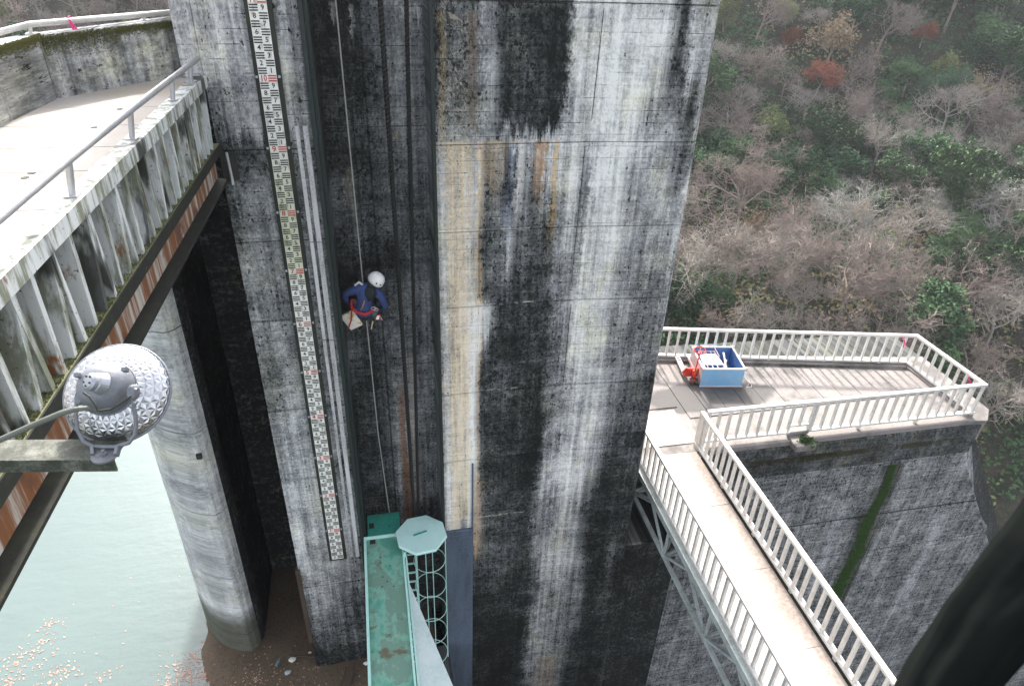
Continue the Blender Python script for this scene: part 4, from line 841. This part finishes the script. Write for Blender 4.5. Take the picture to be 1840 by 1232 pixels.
strap([onY(630,541,YM+.1), onY(632,552,YM+.0), onY(641,561,YM-.10), onY(655,565,YM-.13), onY(668,560,YM-.08), onY(675,553,YM+.05)], .03, M_HARN, 'harness_belt')
strap([onY(632,537,YM+.05), onY(631,545,YM+.0), onY(634,556,YM+.0)], .022, M_HARN, 'harness_leg_loop')
strap([onY(655,540,YM-.13), onY(651,552,YM-.13), onY(648,557,YM-.12)], .012, paint('tan_strap', (.4,.22,.06), .7), 'tan_strap')
strap([onY(637,513,YM-.05), onY(645,507,YM-.03), onY(652,512,YM-.03)], .022, paint('white_sling', (.6,.6,.6), .7), 'shoulder_sling')
strap([onY(652,503,YM+.15), onY(656,498,YM+.15), onY(660,507,YM+.12), onY(656,514,YM+.08), onY(653,508,YM+.12)], .018, M_VEST, 'rope_device')
# things hanging from the harness
cs = [onY(611,569,YM), onY(634,557,YM-.02), onY(652,583,YM-.02), onY(631,593,YM)]
nrm = (cs[1]-cs[0]).cross(cs[2]-cs[0]).normalized()
if nrm.y > 0: nrm = -nrm
t = NT('stained_canvas'); a = t.noise(6, detail=5); c = t.mix(t.step(a, .5, .6), (.72,.68,.6), (.5,.33,.08)); M_CANV = t.base(c, .8)
g = MB(); g.hexa([c_-nrm*.04 for c_ in cs]+[c_+nrm*.02 for c_ in cs]); cbag = single('canvas_bag', g, M_CANV, 'flat pale stained bag hanging below the left hip of the roped worker', 'bag', bev=.012)
single('red_cord', MB().tube([onY(631,545,YM-.1), onY(632,560,YM-.12), onY(631,575,YM-.12), onY(626,590,YM-.1)], .014, 6), M_HARN, 'dark red cord hanging over the stained flat bag', 'cord')
tl = thing('tool_cluster', 'hand tools with a red tag hanging at the right hip of the roped worker', 'tools', onY(680,590,YM))
g = MB(); g.lathe([(.05,0),(.065,.06),(.06,.12)], 10, Matrix.Translation(onY(674,568,YM))); part('pouch', g, paint('teal_pouch', (.03,.13,.12), .7), tl)
c_ = onY(679,570,YM-.09); g = MB(); g.hexa([c_+V(v) for v in [(-.055,0,-.05),(.03,0,-.06),(.03,.02,-.06),(-.055,.02,-.05),(-.02,0,.05),(.06,0,.05),(.06,.02,.05),(-.02,.02,.05)]]); part('tag', g, M_HARN, tl)
g = MB(); g.hexa([c_+V(v) for v in [(-.04,-.004,-.04),(.015,-.004,-.045),(.015,-.0005,-.045),(-.04,-.0005,-.04),(-.01,-.004,.035),(.035,-.004,.035),(.035,-.0005,.035),(-.01,-.0005,.035)]]); part('tag_label', g, M_HELM, tl)
g = MB(); g.tube([onY(670,577,YM-.06), onY(667,591,YM-.05)], .012, 6); part('brush_handle', g, paint('pale_wood', (.6,.52,.32), .6), tl)
g = MB(); g.tube([onY(682,566,YM-.06), onY(687,575,YM-.06)], .011, 6); part('chisel', g, M_GALV, tl)
for (x, y, r) in ((671,554,.035),(676,556,.03),(686,561,.055)):
    o_ = onY(x, y, YM-.08); g = MB(); g.tube([o_+V((r*1.2*math.cos(a),0,r*.8*math.sin(a))) for a in [2*math.pi*j/14 for j in range(14)]], .007, 5, closed=True); part('carabiner', g, M_GALV if r < .05 else M_VEST, tl)
# ================================================================== NEAR DARK CLOTH (lower right, out of focus)
t = NT('black_cloth'); a = t.noise(6, detail=4); t.bump(a, .01); M_CLOTH = t.base(t.mix(a, (.004,.0045,.0042), (.012,.014,.013)), .95, spec=.0)
cen = [(a, b, d, r*d/F) for a, b, d, r in ((2080,800,.62,130),(1985,900,.60,112),(1880,1015,.58,90),(1778,1118,.57,76),(1694,1235,.56,68),(1620,1400,.55,70))]
g = MB(); vs = []; fs = []; NS = 60; NR = 30
for i in range(NS+1):
    u = i/NS*(len(cen)-1); k = min(int(u), len(cen)-2); f_ = u-k; a, b = cen[k], cen[k+1]
    px, py, dd, rr = [a[q]*(1-f_)+b[q]*f_ for q in range(4)]; c_ = onD(px, py, dd)
    for j in range(NR):
        an = 2*math.pi*j/NR; fold = 1+.10*math.sin(an*4+i*.05)+.07*math.sin(an*9-i*.08)+.05*noise.noise(V((i*.15, j*.3, 0)))
        w_ = (RIGHT*.80+DOWN*.6).normalized(); vs.append(c_+(w_*math.cos(an)*rr+FWD*math.sin(an)*rr*.55)*fold)
for i in range(NS):
    for j in range(NR): fs.append((i*NR+j, i*NR+(j+1)%NR, (i+1)*NR+(j+1)%NR, (i+1)*NR+j))
g.add(vs, fs); single('folded_cloth', g, M_CLOTH, 'blurred black folded cloth hanging close to the camera at lower right', 'cloth', smooth=True)
# ================================================================== SMALL DEBRIS
M_LEAF = paint('fallen_leaves', (.36,.2,.15), .7, dirt=(.5,.4,.34), amount=.9, scale=40); M_WOOD = paint('wet_branch', (.05,.035,.025), .8)
rd = random.Random(11)
def litter(pts, zf, s0, s1, name, mat, label):
    g = MB()
    for (x, y, r, n_) in pts:
        for _ in range(n_):
            a = rd.uniform(0, 6.28); q = rd.gauss(0, 1)*r; X = x+math.cos(a)*q; Y = y+math.sin(a)*q*.8; s = rd.uniform(s0, s1); b = rd.uniform(0, 3.14); z = zf(X, Y)
            u = V((math.cos(b)*s, math.sin(b)*s, rd.uniform(-.002,.006))); v = V((-math.sin(b)*s*.5, math.cos(b)*s*.5, rd.uniform(0,.006))); c_ = V((X, Y, z))
            g.add([c_-u, c_-v, c_+u, c_+v], [(0,1,2,3)])
    o = part(name, g, mat); o['kind'] = 'stuff'; o['label'] = label
W = lambda px, py: onZ(px, py, -3.7)
cl = []
for px, py, r, n_ in ((90,1120,.16,30),(80,1150,.3,40),(30,1190,.35,60),(110,1205,.35,50),(90,1228,.6,70),(180,1220,.5,30),(20,1225,.4,60),(250,1080,1.2,14),(350,1180,.3,90),(330,1210,.35,120),(375,1215,.35,160),(300,1232,.4,70),(390,1190,.2,60),(60,1170,.8,40)):
    p = W(px, py); cl.append((p.x, p.y, r, n_))
litter(cl, lambda x, y: -3.69, .012, .045, 'floating_leaves', M_LEAF, 'pale fallen leaves floating on the turquoise water')
litter([(-2.5,10.0,1.0,260),(-1.6,9.0,.8,160),(-3.5,10.6,.8,160)], lambda x, y: -3.50, .01, .03, 'leaf_litter', M_LEAF, 'scattered dead leaves on the brown silt')
for a, b, r, lb in (((628,1232),(640,1170),.035,'dark wet branch on the silt nearest the green walkway'),((612,1232),(622,1195),.03,'second dark branch lying left of the longer one on the silt'),((530,1178),(570,1181),.02,'thin pale stick lying flat on the silt')):
    p = onZ(*a, -3.5); q = onZ(*b, -3.5); single('branch', MB().tube([p, (p+q)/2+V((.03,0,.02)), q], [r, r*.8, r*.5], 7), M_WOOD, lb, 'branch')
for px, py, r, col, lb in ((525,1185,.07,(.6,.57,.5),'pale cream stone on the silt'),(500,1190,.06,(.1,.2,.24),'small dark blue bottle lying on the silt'),(517,1208,.06,(.3,.34,.36),'grey rounded stone on the silt below the cream one'),(557,1172,.035,(.6,.5,.4),'tiny tan scrap lying on the silt'),(657,1192,.05,(.7,.7,.65),'white scrap lying on the silt against the green walkway')):
    p = onZ(px, py, -3.5); g = MB()
    if 'bottle' in lb: g.tube([p+V((-.04,-.09,.03)), p+V((.01,.03,.03)), p+V((.02,.06,.03)), p+V((.035,.1,.03))], [.035,.035,.014,.014], 10)
    else:
        me_ = bmesh.new(); bmesh.ops.create_icosphere(me_, subdivisions=2, radius=r)
        g.add([p+V((v.co.x*1.3, v.co.y, v.co.z*.6+r*.3))*1.0+V((noise.noise(v.co*20+V((px,0,0)))*.02,)*3) for v in me_.verts], [tuple(v.index for v in f.verts) for f in me_.faces]); me_.free()
    single('stone' if 'stone' in lb else ('bottle' if 'bottle' in lb else 'scrap'), g, paint('scrap_'+str(px), col, .6, amount=.3), lb, 'stone' if 'stone' in lb else ('bottle' if 'bottle' in lb else 'scrap'))
# moss strip on the abutment and tufts
t = NT('bright_moss'); a = t.noise(9, detail=5); M_MOSS = t.base(t.mix(a, (.015,.04,.005), (.06,.15,.012)), .95)
def tufts(name, label, fn, n_, s, seed=1, mat=None):
    r_ = random.Random(seed); g = MB()
    for _ in range(n_):
        p, nr = fn(r_); d = (nr+V((r_.uniform(-.7,.7), r_.uniform(-.4,.4), r_.uniform(-.7,.5)))).normalized(); L = s*r_.uniform(.5,1.3); sd2 = d.orthogonal().normalized()*L*.35
        g.add([p-sd2, p+sd2, p+d*L], [(0,1,2)])
    o = part(name, g, mat or M_MOSS); o['kind'] = 'stuff'; o['label'] = label
def strip(r_):
    z_ = -1.0-5.9*r_.random()**.9; k = (-.8-z_)/6; wd = .06+.10*min(1,k*1.5)*(.8+.2*math.sin(z_*5)); 
    return V((14.28-.03*k+r_.gauss(0,1)*wd*.75+.05*math.sin(z_*2.3), 12.39, z_)), V((0,-1,.1))
tufts('moss_strip', 'bright green moss strip running down the abutment wall', strip, 8000, .05, 2)
tufts('coping_moss', 'brown green moss along the coping band of the abutment', lambda r_: (V((r_.choice([r_.uniform(14.2,16.6), r_.uniform(11,15.5), r_.uniform(9.5,13)]), 12.32, -.15-abs(r_.gauss(0,.13)))), V((0,-1,.2))), 9000, .03, 3, paint('brown_moss', (.06,.055,.015), .95, dirt=(.02,.02,.01), amount=.6))
tufts('parapet_moss', 'yellow green moss hanging over the top of the parapet', lambda r_: (lambda k: (V((-3.56+1.26*k+.01, 9.5+1.52*k-.012, 10.70-abs(r_.gauss(0,.10))*(1 if k<.5 else .5))), V((.5,-.6,.3))))(r_.random()**1.2), 7000, .02, 4, paint('olive_moss', (.13,.13,.03), .95, dirt=(.05,.06,.015), amount=.6))
tufts('parapet_moss', 'olive moss on the left section of the parapet', lambda r_: (lambda k: (V((-3.67+.11*k+.012, 8.45+1.05*k, 10.72-abs(r_.gauss(0,.05)))), V((.9,-.1,.3))))(r_.random()), 2500, .02, 5, paint('olive_moss_two', (.13,.13,.03), .95))
tufts('platform_weeds', 'dark weeds growing along the far kerb of the platform', lambda r_: (lambda x: (V((x, 16.62-(x-8.5)*.2+r_.gauss(0,.05), .38)), V((0,0,1))))(r_.choice([r_.uniform(12.3,14.5), r_.uniform(9,12), 13+r_.gauss(0,.4)])), 1800, .05, 6, paint('weed_green', (.05,.06,.03), .9))
tufts('drain_tuft', 'green weed tuft in the small drain box', lambda r_: (V((hn.x+.1+r_.gauss(0,.09), 12.3+r_.gauss(0,.08), .40)), V((0,-.3,1))), 260, .10, 7)
tufts('ledge_moss', 'moss clumps lying on the ledge of the bridge girder', lambda r_: (lambda y: (V((Xo(y)-r_.random()**1.5*.38, y, 9.10)), V((0,0,1))))(r_.uniform(2,10.6)), 9000, .018, 8, paint('ledge_moss_green', (.12,.125,.04), .95, dirt=(.05,.05,.02), amount=.8))
# ================================================================== FOREST
def bark(name, c1, c2): return paint(name, c1, .9, dirt=c2, amount=.6, scale=2)
BK = [bark('grey_bark', (.34,.3,.265), (.22,.19,.165)), bark('mauve_twigs', (.27,.215,.19), (.17,.135,.115)), bark('pale_bark', (.33,.32,.29), (.2,.18,.16))]
def leafmat(name, a, b):
    t = NT(name); n_ = t.noise(1.3, detail=3); g2 = t.n('ShaderNodeObjectInfo'); f = t.math('ADD', t.math('MULTIPLY', n_, .8), t.math('MULTIPLY', t.math('SUBTRACT', g2.outputs['Random'], .5), .6), clamp=True)
    return t.base(t.mix(f, a, b), .8, spec=.2)
LM = dict(ever=leafmat('evergreen_leaves', (.022,.065,.028), (.12,.20,.08)), light=leafmat('yellow_green_leaves', (.13,.17,.06), (.26,.26,.1)), red=leafmat('red_autumn_leaves', (.26,.08,.05), (.34,.18,.1)), tan=leafmat('tan_dry_leaves', (.25,.17,.1), (.35,.27,.16)))
def tree_proto(seed, H, spread, leaf, nleaf, twig, trunk_r=.13, fine=3, lsize=.14, upright=.6):
    r_ = random.Random(seed); tr = MB(); cr = MB(); tips = []
    def seg(p, d, L, r, lvl):
        k = 3 if lvl < 2 else 2; pts = [p]; dd = d
        for i in range(k):
            dd = (dd+V((r_.uniform(-1,1), r_.uniform(-1,1), r_.uniform(-.5,.7)))*.22).normalized(); pts.append(pts[-1]+dd*L/k)
        (tr if lvl == 0 else cr).tube(pts, [r*(1-.45*i/k) for i in range(k+1)], 6 if lvl == 0 else (4 if lvl < 2 else 3), cap=False)
        if lvl >= 2: tips.extend(pts[1:])
        if lvl < fine:
            nb = [5,5,5,4][lvl]+r_.randint(0,1)
            for i in range(nb):
                f = r_.uniform(.35 if lvl else .45, 1.0); a = pts[min(int(f*k), k-1)]; b = pts[min(int(f*k)+1, k)]; q = a+(b-a)*((f*k) % 1)
                az = r_.uniform(0, 6.28); s_ = dd.orthogonal(); s_.rotate(__import__('mathutils').Quaternion(dd, az)); nd = (dd*r_.uniform(.3,.8)+s_*spread+V((0,0,upright*.5))).normalized()
                seg(q, nd, L*r_.uniform(.5,.78), max(r*.5, twig), lvl+1)
    seg(V((0,0,-.3)), V((r_.uniform(-.15,.15), r_.uniform(-.15,.1), 1)).normalized(), H*.45, trunk_r, 0)
    cr.cur = 1
    if nleaf and tips:
        for _ in range(nleaf):
            p = r_.choice(tips)+V((r_.gauss(0,.22), r_.gauss(0,.22), r_.gauss(0,.2))); u = V((r_.uniform(-1,1), r_.uniform(-1,1), r_.uniform(-.6,.6))).normalized()*lsize*r_.uniform(.6,1.2); v = u.orthogonal().normalized()*lsize*.5
            cr.add([p-u, p-v, p+u, p+v], [(0,1,2,3)])
    return tr, cr, leaf
PR = {}
def mk(kind, *specs):
    L = []
    for (seed, H, spread, leaf, nleaf, tw, tr_, fine, ls, bk) in specs:
        tr, cr, _ = tree_proto(seed, H, spread, leaf, nleaf, tw, tr_, fine, ls)
        L.append((tr.mesh('trunk', [BK[bk]]), cr.mesh('crown', [BK[bk], LM[leaf] if leaf else BK[bk]])))
    PR[kind] = L
mk('bare', (1,6.5,.9,'tan',60,.011,.11,4,.06,0), (2,6,1.0,None,0,.012,.10,4,.06,1), (3,7,.85,None,0,.011,.12,4,.06,1), (4,5.5,1.05,'light',160,.012,.10,4,.07,0), (9,6,.95,'tan',200,.012,.1,4,.07,1))
mk('ever', (5,5.5,.85,'ever',5200,.02,.13,3,.15,1), (6,6.5,.7,'ever',6200,.02,.14,3,.16,1), (7,4.5,.95,'ever',4200,.02,.1,3,.14,0))
mk('light', (10,4.5,.95,'light',2400,.016,.09,3,.12,0), (11,5,.85,'tan',1700,.016,.09,3,.12,0))
mk('red', (12,5,.8,'red',3200,.016,.09,3,.13,0)); mk('pale', (13,8,.85,None,0,.02,.16,4,.06,2), (14,7,.8,None,0,.02,.14,4,.06,2))
LB = dict(bare=('bare twiggy mauve grey tree on the wooded hillside', 'bare grey trees on the hillside'), ever=('dark evergreen tree with dense leaves on the wooded hillside', 'dark evergreen trees on the hillside'), light=('small tree with sparse yellowish leaves on the wooded hillside', 'yellowish small trees on the hillside'))
LB2 = dict(bare=('large leafless grey tree','smaller leafless grey tree','bare trees'), ever=('large dark evergreen','small dark evergreen','evergreens'), light=('larger yellowish tree','small yellowish tree','yellowish trees'))
NAME = dict(bare='bare_tree', ever='evergreen_tree', light='autumn_tree', red='maple_tree', pale='pale_barked_tree')
def proj(p):
    d = p-EYE; z_ = d.dot(FWD); return (920+F*d.dot(RIGHT)/z_, 616+F*d.dot(DOWN)/z_)
def where(x, y):
    px, py = proj(V((x, y, hill(x, y)+2)))
    if px < 400: return 'beyond the bridge parapet at upper left'
    if px > 1790 and py > 560: return 'at the right edge beyond the platform corner'
    col = 'close to the pier edge' if px < 1400 else ('left of the middle' if px < 1530 else ('right of the middle' if px < 1680 else 'near the right edge'))
    row = 'along the top of the hillside' if py < 100 else ('on the upper hillside' if py < 230 else ('halfway up the hillside' if py < 370 else ('low on the hillside' if py < 500 else 'just beyond the far guardrail')))
    return row+' '+col
def plant(kind, x, y, s, rz, label=None, idx=None):
    L = PR[kind]; tr, cr = L[idx if idx is not None else random.randrange(len(L))]
    o = bpy.data.objects.new(NAME[kind], None); C.objects.link(o); o.location = (x, y, hill(x, y)); o.rotation_euler = (random.uniform(-.08,.08), random.uniform(-.08,.08), rz); o.scale = (s, s, s*random.uniform(.85,1.1)); o.empty_display_size = .3
    o['category'] = 'tree'
    if label: o['label'] = label
    else:
        wh = where(x, y); o['label'] = (LB2[kind][0 if s > .8 else 1])+' '+wh; o['group'] = LB2[kind][2]+(' large' if s > .8 else ' small')+' '+wh
    for nm, me_ in (('trunk', tr), ('crown', cr)):
        c_ = bpy.data.objects.new(nm, me_); C.objects.link(c_); c_.parent = o
def hit(px, py):
    d = ray(px, py); tt = 15.
    while tt < 400:
        p = EYE+d*tt
        if p.z < hill(p.x, p.y)+3: return p
        tt += .5
    return None
rf = random.Random(21); spots = []
p = hit(1520, 385); plant('pale', p.x, p.y, .75, .5, 'pale leafless tree with spreading white limbs in the middle of the hillside', 0); spots.append((p.x, p.y))
p = hit(1480, 110); plant('red', p.x, p.y, .75, 1, 'red leaved maple with orange top, upper middle of the hillside'); spots.append((p.x, p.y))
p = hit(1500, 60); plant('light', p.x, p.y, 1.1, 1, 'orange tan tree standing just above the red maple', 1); spots.append((p.x, p.y))
p = hit(1675, 15); plant('red', p.x, p.y, .55, 2, 'small red tree at the very top of the hillside'); spots.append((p.x, p.y))
p = hit(1425, 35); plant('red', p.x, p.y, .6, 3, 'small dull red tree up left of the red maple'); spots.append((p.x, p.y))
p = hit(1820, 350); plant('pale', p.x, p.y, .9, 2, 'pale leaning trunk at the right edge of the hillside', 1); spots.append((p.x, p.y))
p = hit(1680, 340); plant('pale', p.x, p.y, .6, 4, 'thin pale tree between the big white one and the right edge', 1); spots.append((p.x, p.y))
cnt = dict(bare=0, ever=0, light=0); tries = 0
while sum(cnt.values()) < 680 and tries < 60000:
    tries += 1
    zone = rf.random()
    if zone < .90: x, y = rf.uniform(10, 92), rf.uniform(24, 92)
    else: x, y = rf.uniform(-40, -4), rf.uniform(52, 90)
    if x > 0 and not (.46 < x/y < 1.75): continue
    h = hill(x, y)
    if x < 0 and not (-.55 < x/y < -.12): continue
    el = (h-CAMH)/y
    if el > -.01: continue
    dist = math.hypot(x, y); mn = 1.8 if dist < 45 else 2.2
    if any((x-a)**2+(y-b)**2 < mn*mn for a, b in spots): continue
    v_ = noise.noise(V((x*.07, y*.07, 9)))+rf.uniform(-.35,.35)
    if x < 0: v_ += .3
    kind = 'ever' if v_ > .10 else ('light' if rf.random() < .16 else 'bare')
    if kind == 'bare' and cnt['bare'] >= 280: continue
    cnt[kind] += 1; spots.append((x, y)); plant(kind, x, y, rf.uniform(.6, 1.0), rf.uniform(0, 6.28))
print('trees', cnt, tries)
# brush that nobody could count, as one mass
g = MB(); r_ = random.Random(31); LI = [0,1,2,3,4]
for _ in range(14000):
    x, y = r_.uniform(8, 85), r_.uniform(22, 85)
    if not (.45 < x/y < 1.8): continue
    h = hill(x, y); kx = noise.noise(V((x*.2, y*.2, 3))); m0 = 0 if kx > -.12 else (1 if r_.random() < .3 else (2 if r_.random() < .4 else 3))
    R0 = r_.uniform(.3,.7)
    for _ in range(11):
        g.cur = m0; c_ = V((x+r_.gauss(0,R0), y+r_.gauss(0,R0), h+abs(r_.gauss(0,R0*.9)))); u = V((r_.uniform(-1,1), r_.uniform(-1,1), r_.uniform(-.5,.9))).normalized()
        if m0 == 3: u *= r_.uniform(.3,.8); v = u.orthogonal().normalized()*.014; g.add([c_-u, c_+v, c_+u], [(0,1,2)])
        else: u *= r_.uniform(.1,.2); v = u.orthogonal().normalized()*.09; g.add([c_-u, c_-v, c_+u, c_+v], [(0,1,2,3)])
o = part('undergrowth', g, [LM['ever'], LM['light'], LM['tan'], BK[1]]); o['kind'] = 'stuff'; o['label'] = 'tangled brush and low shrubs covering the hillside'

# ================================================================== HAZE
g = MB(); g.box(-430, 430, -230, 640, -25, 50)
t = bpy.data.materials.new('air_haze'); t.use_nodes = True; q = t.node_tree; q.nodes.clear(); o_ = q.nodes.new('ShaderNodeOutputMaterial'); v_ = q.nodes.new('ShaderNodeVolumePrincipled')
v_.inputs['Color'].default_value = (.88,.93,1,1); v_.inputs['Density'].default_value = .0005; v_.inputs['Anisotropy'].default_value = .2; q.links.new(v_.outputs[0], o_.inputs['Volume'])
o = part('haze', g, t); o['kind'] = 'stuff'; o['label'] = 'thin bluish haze over the valley'
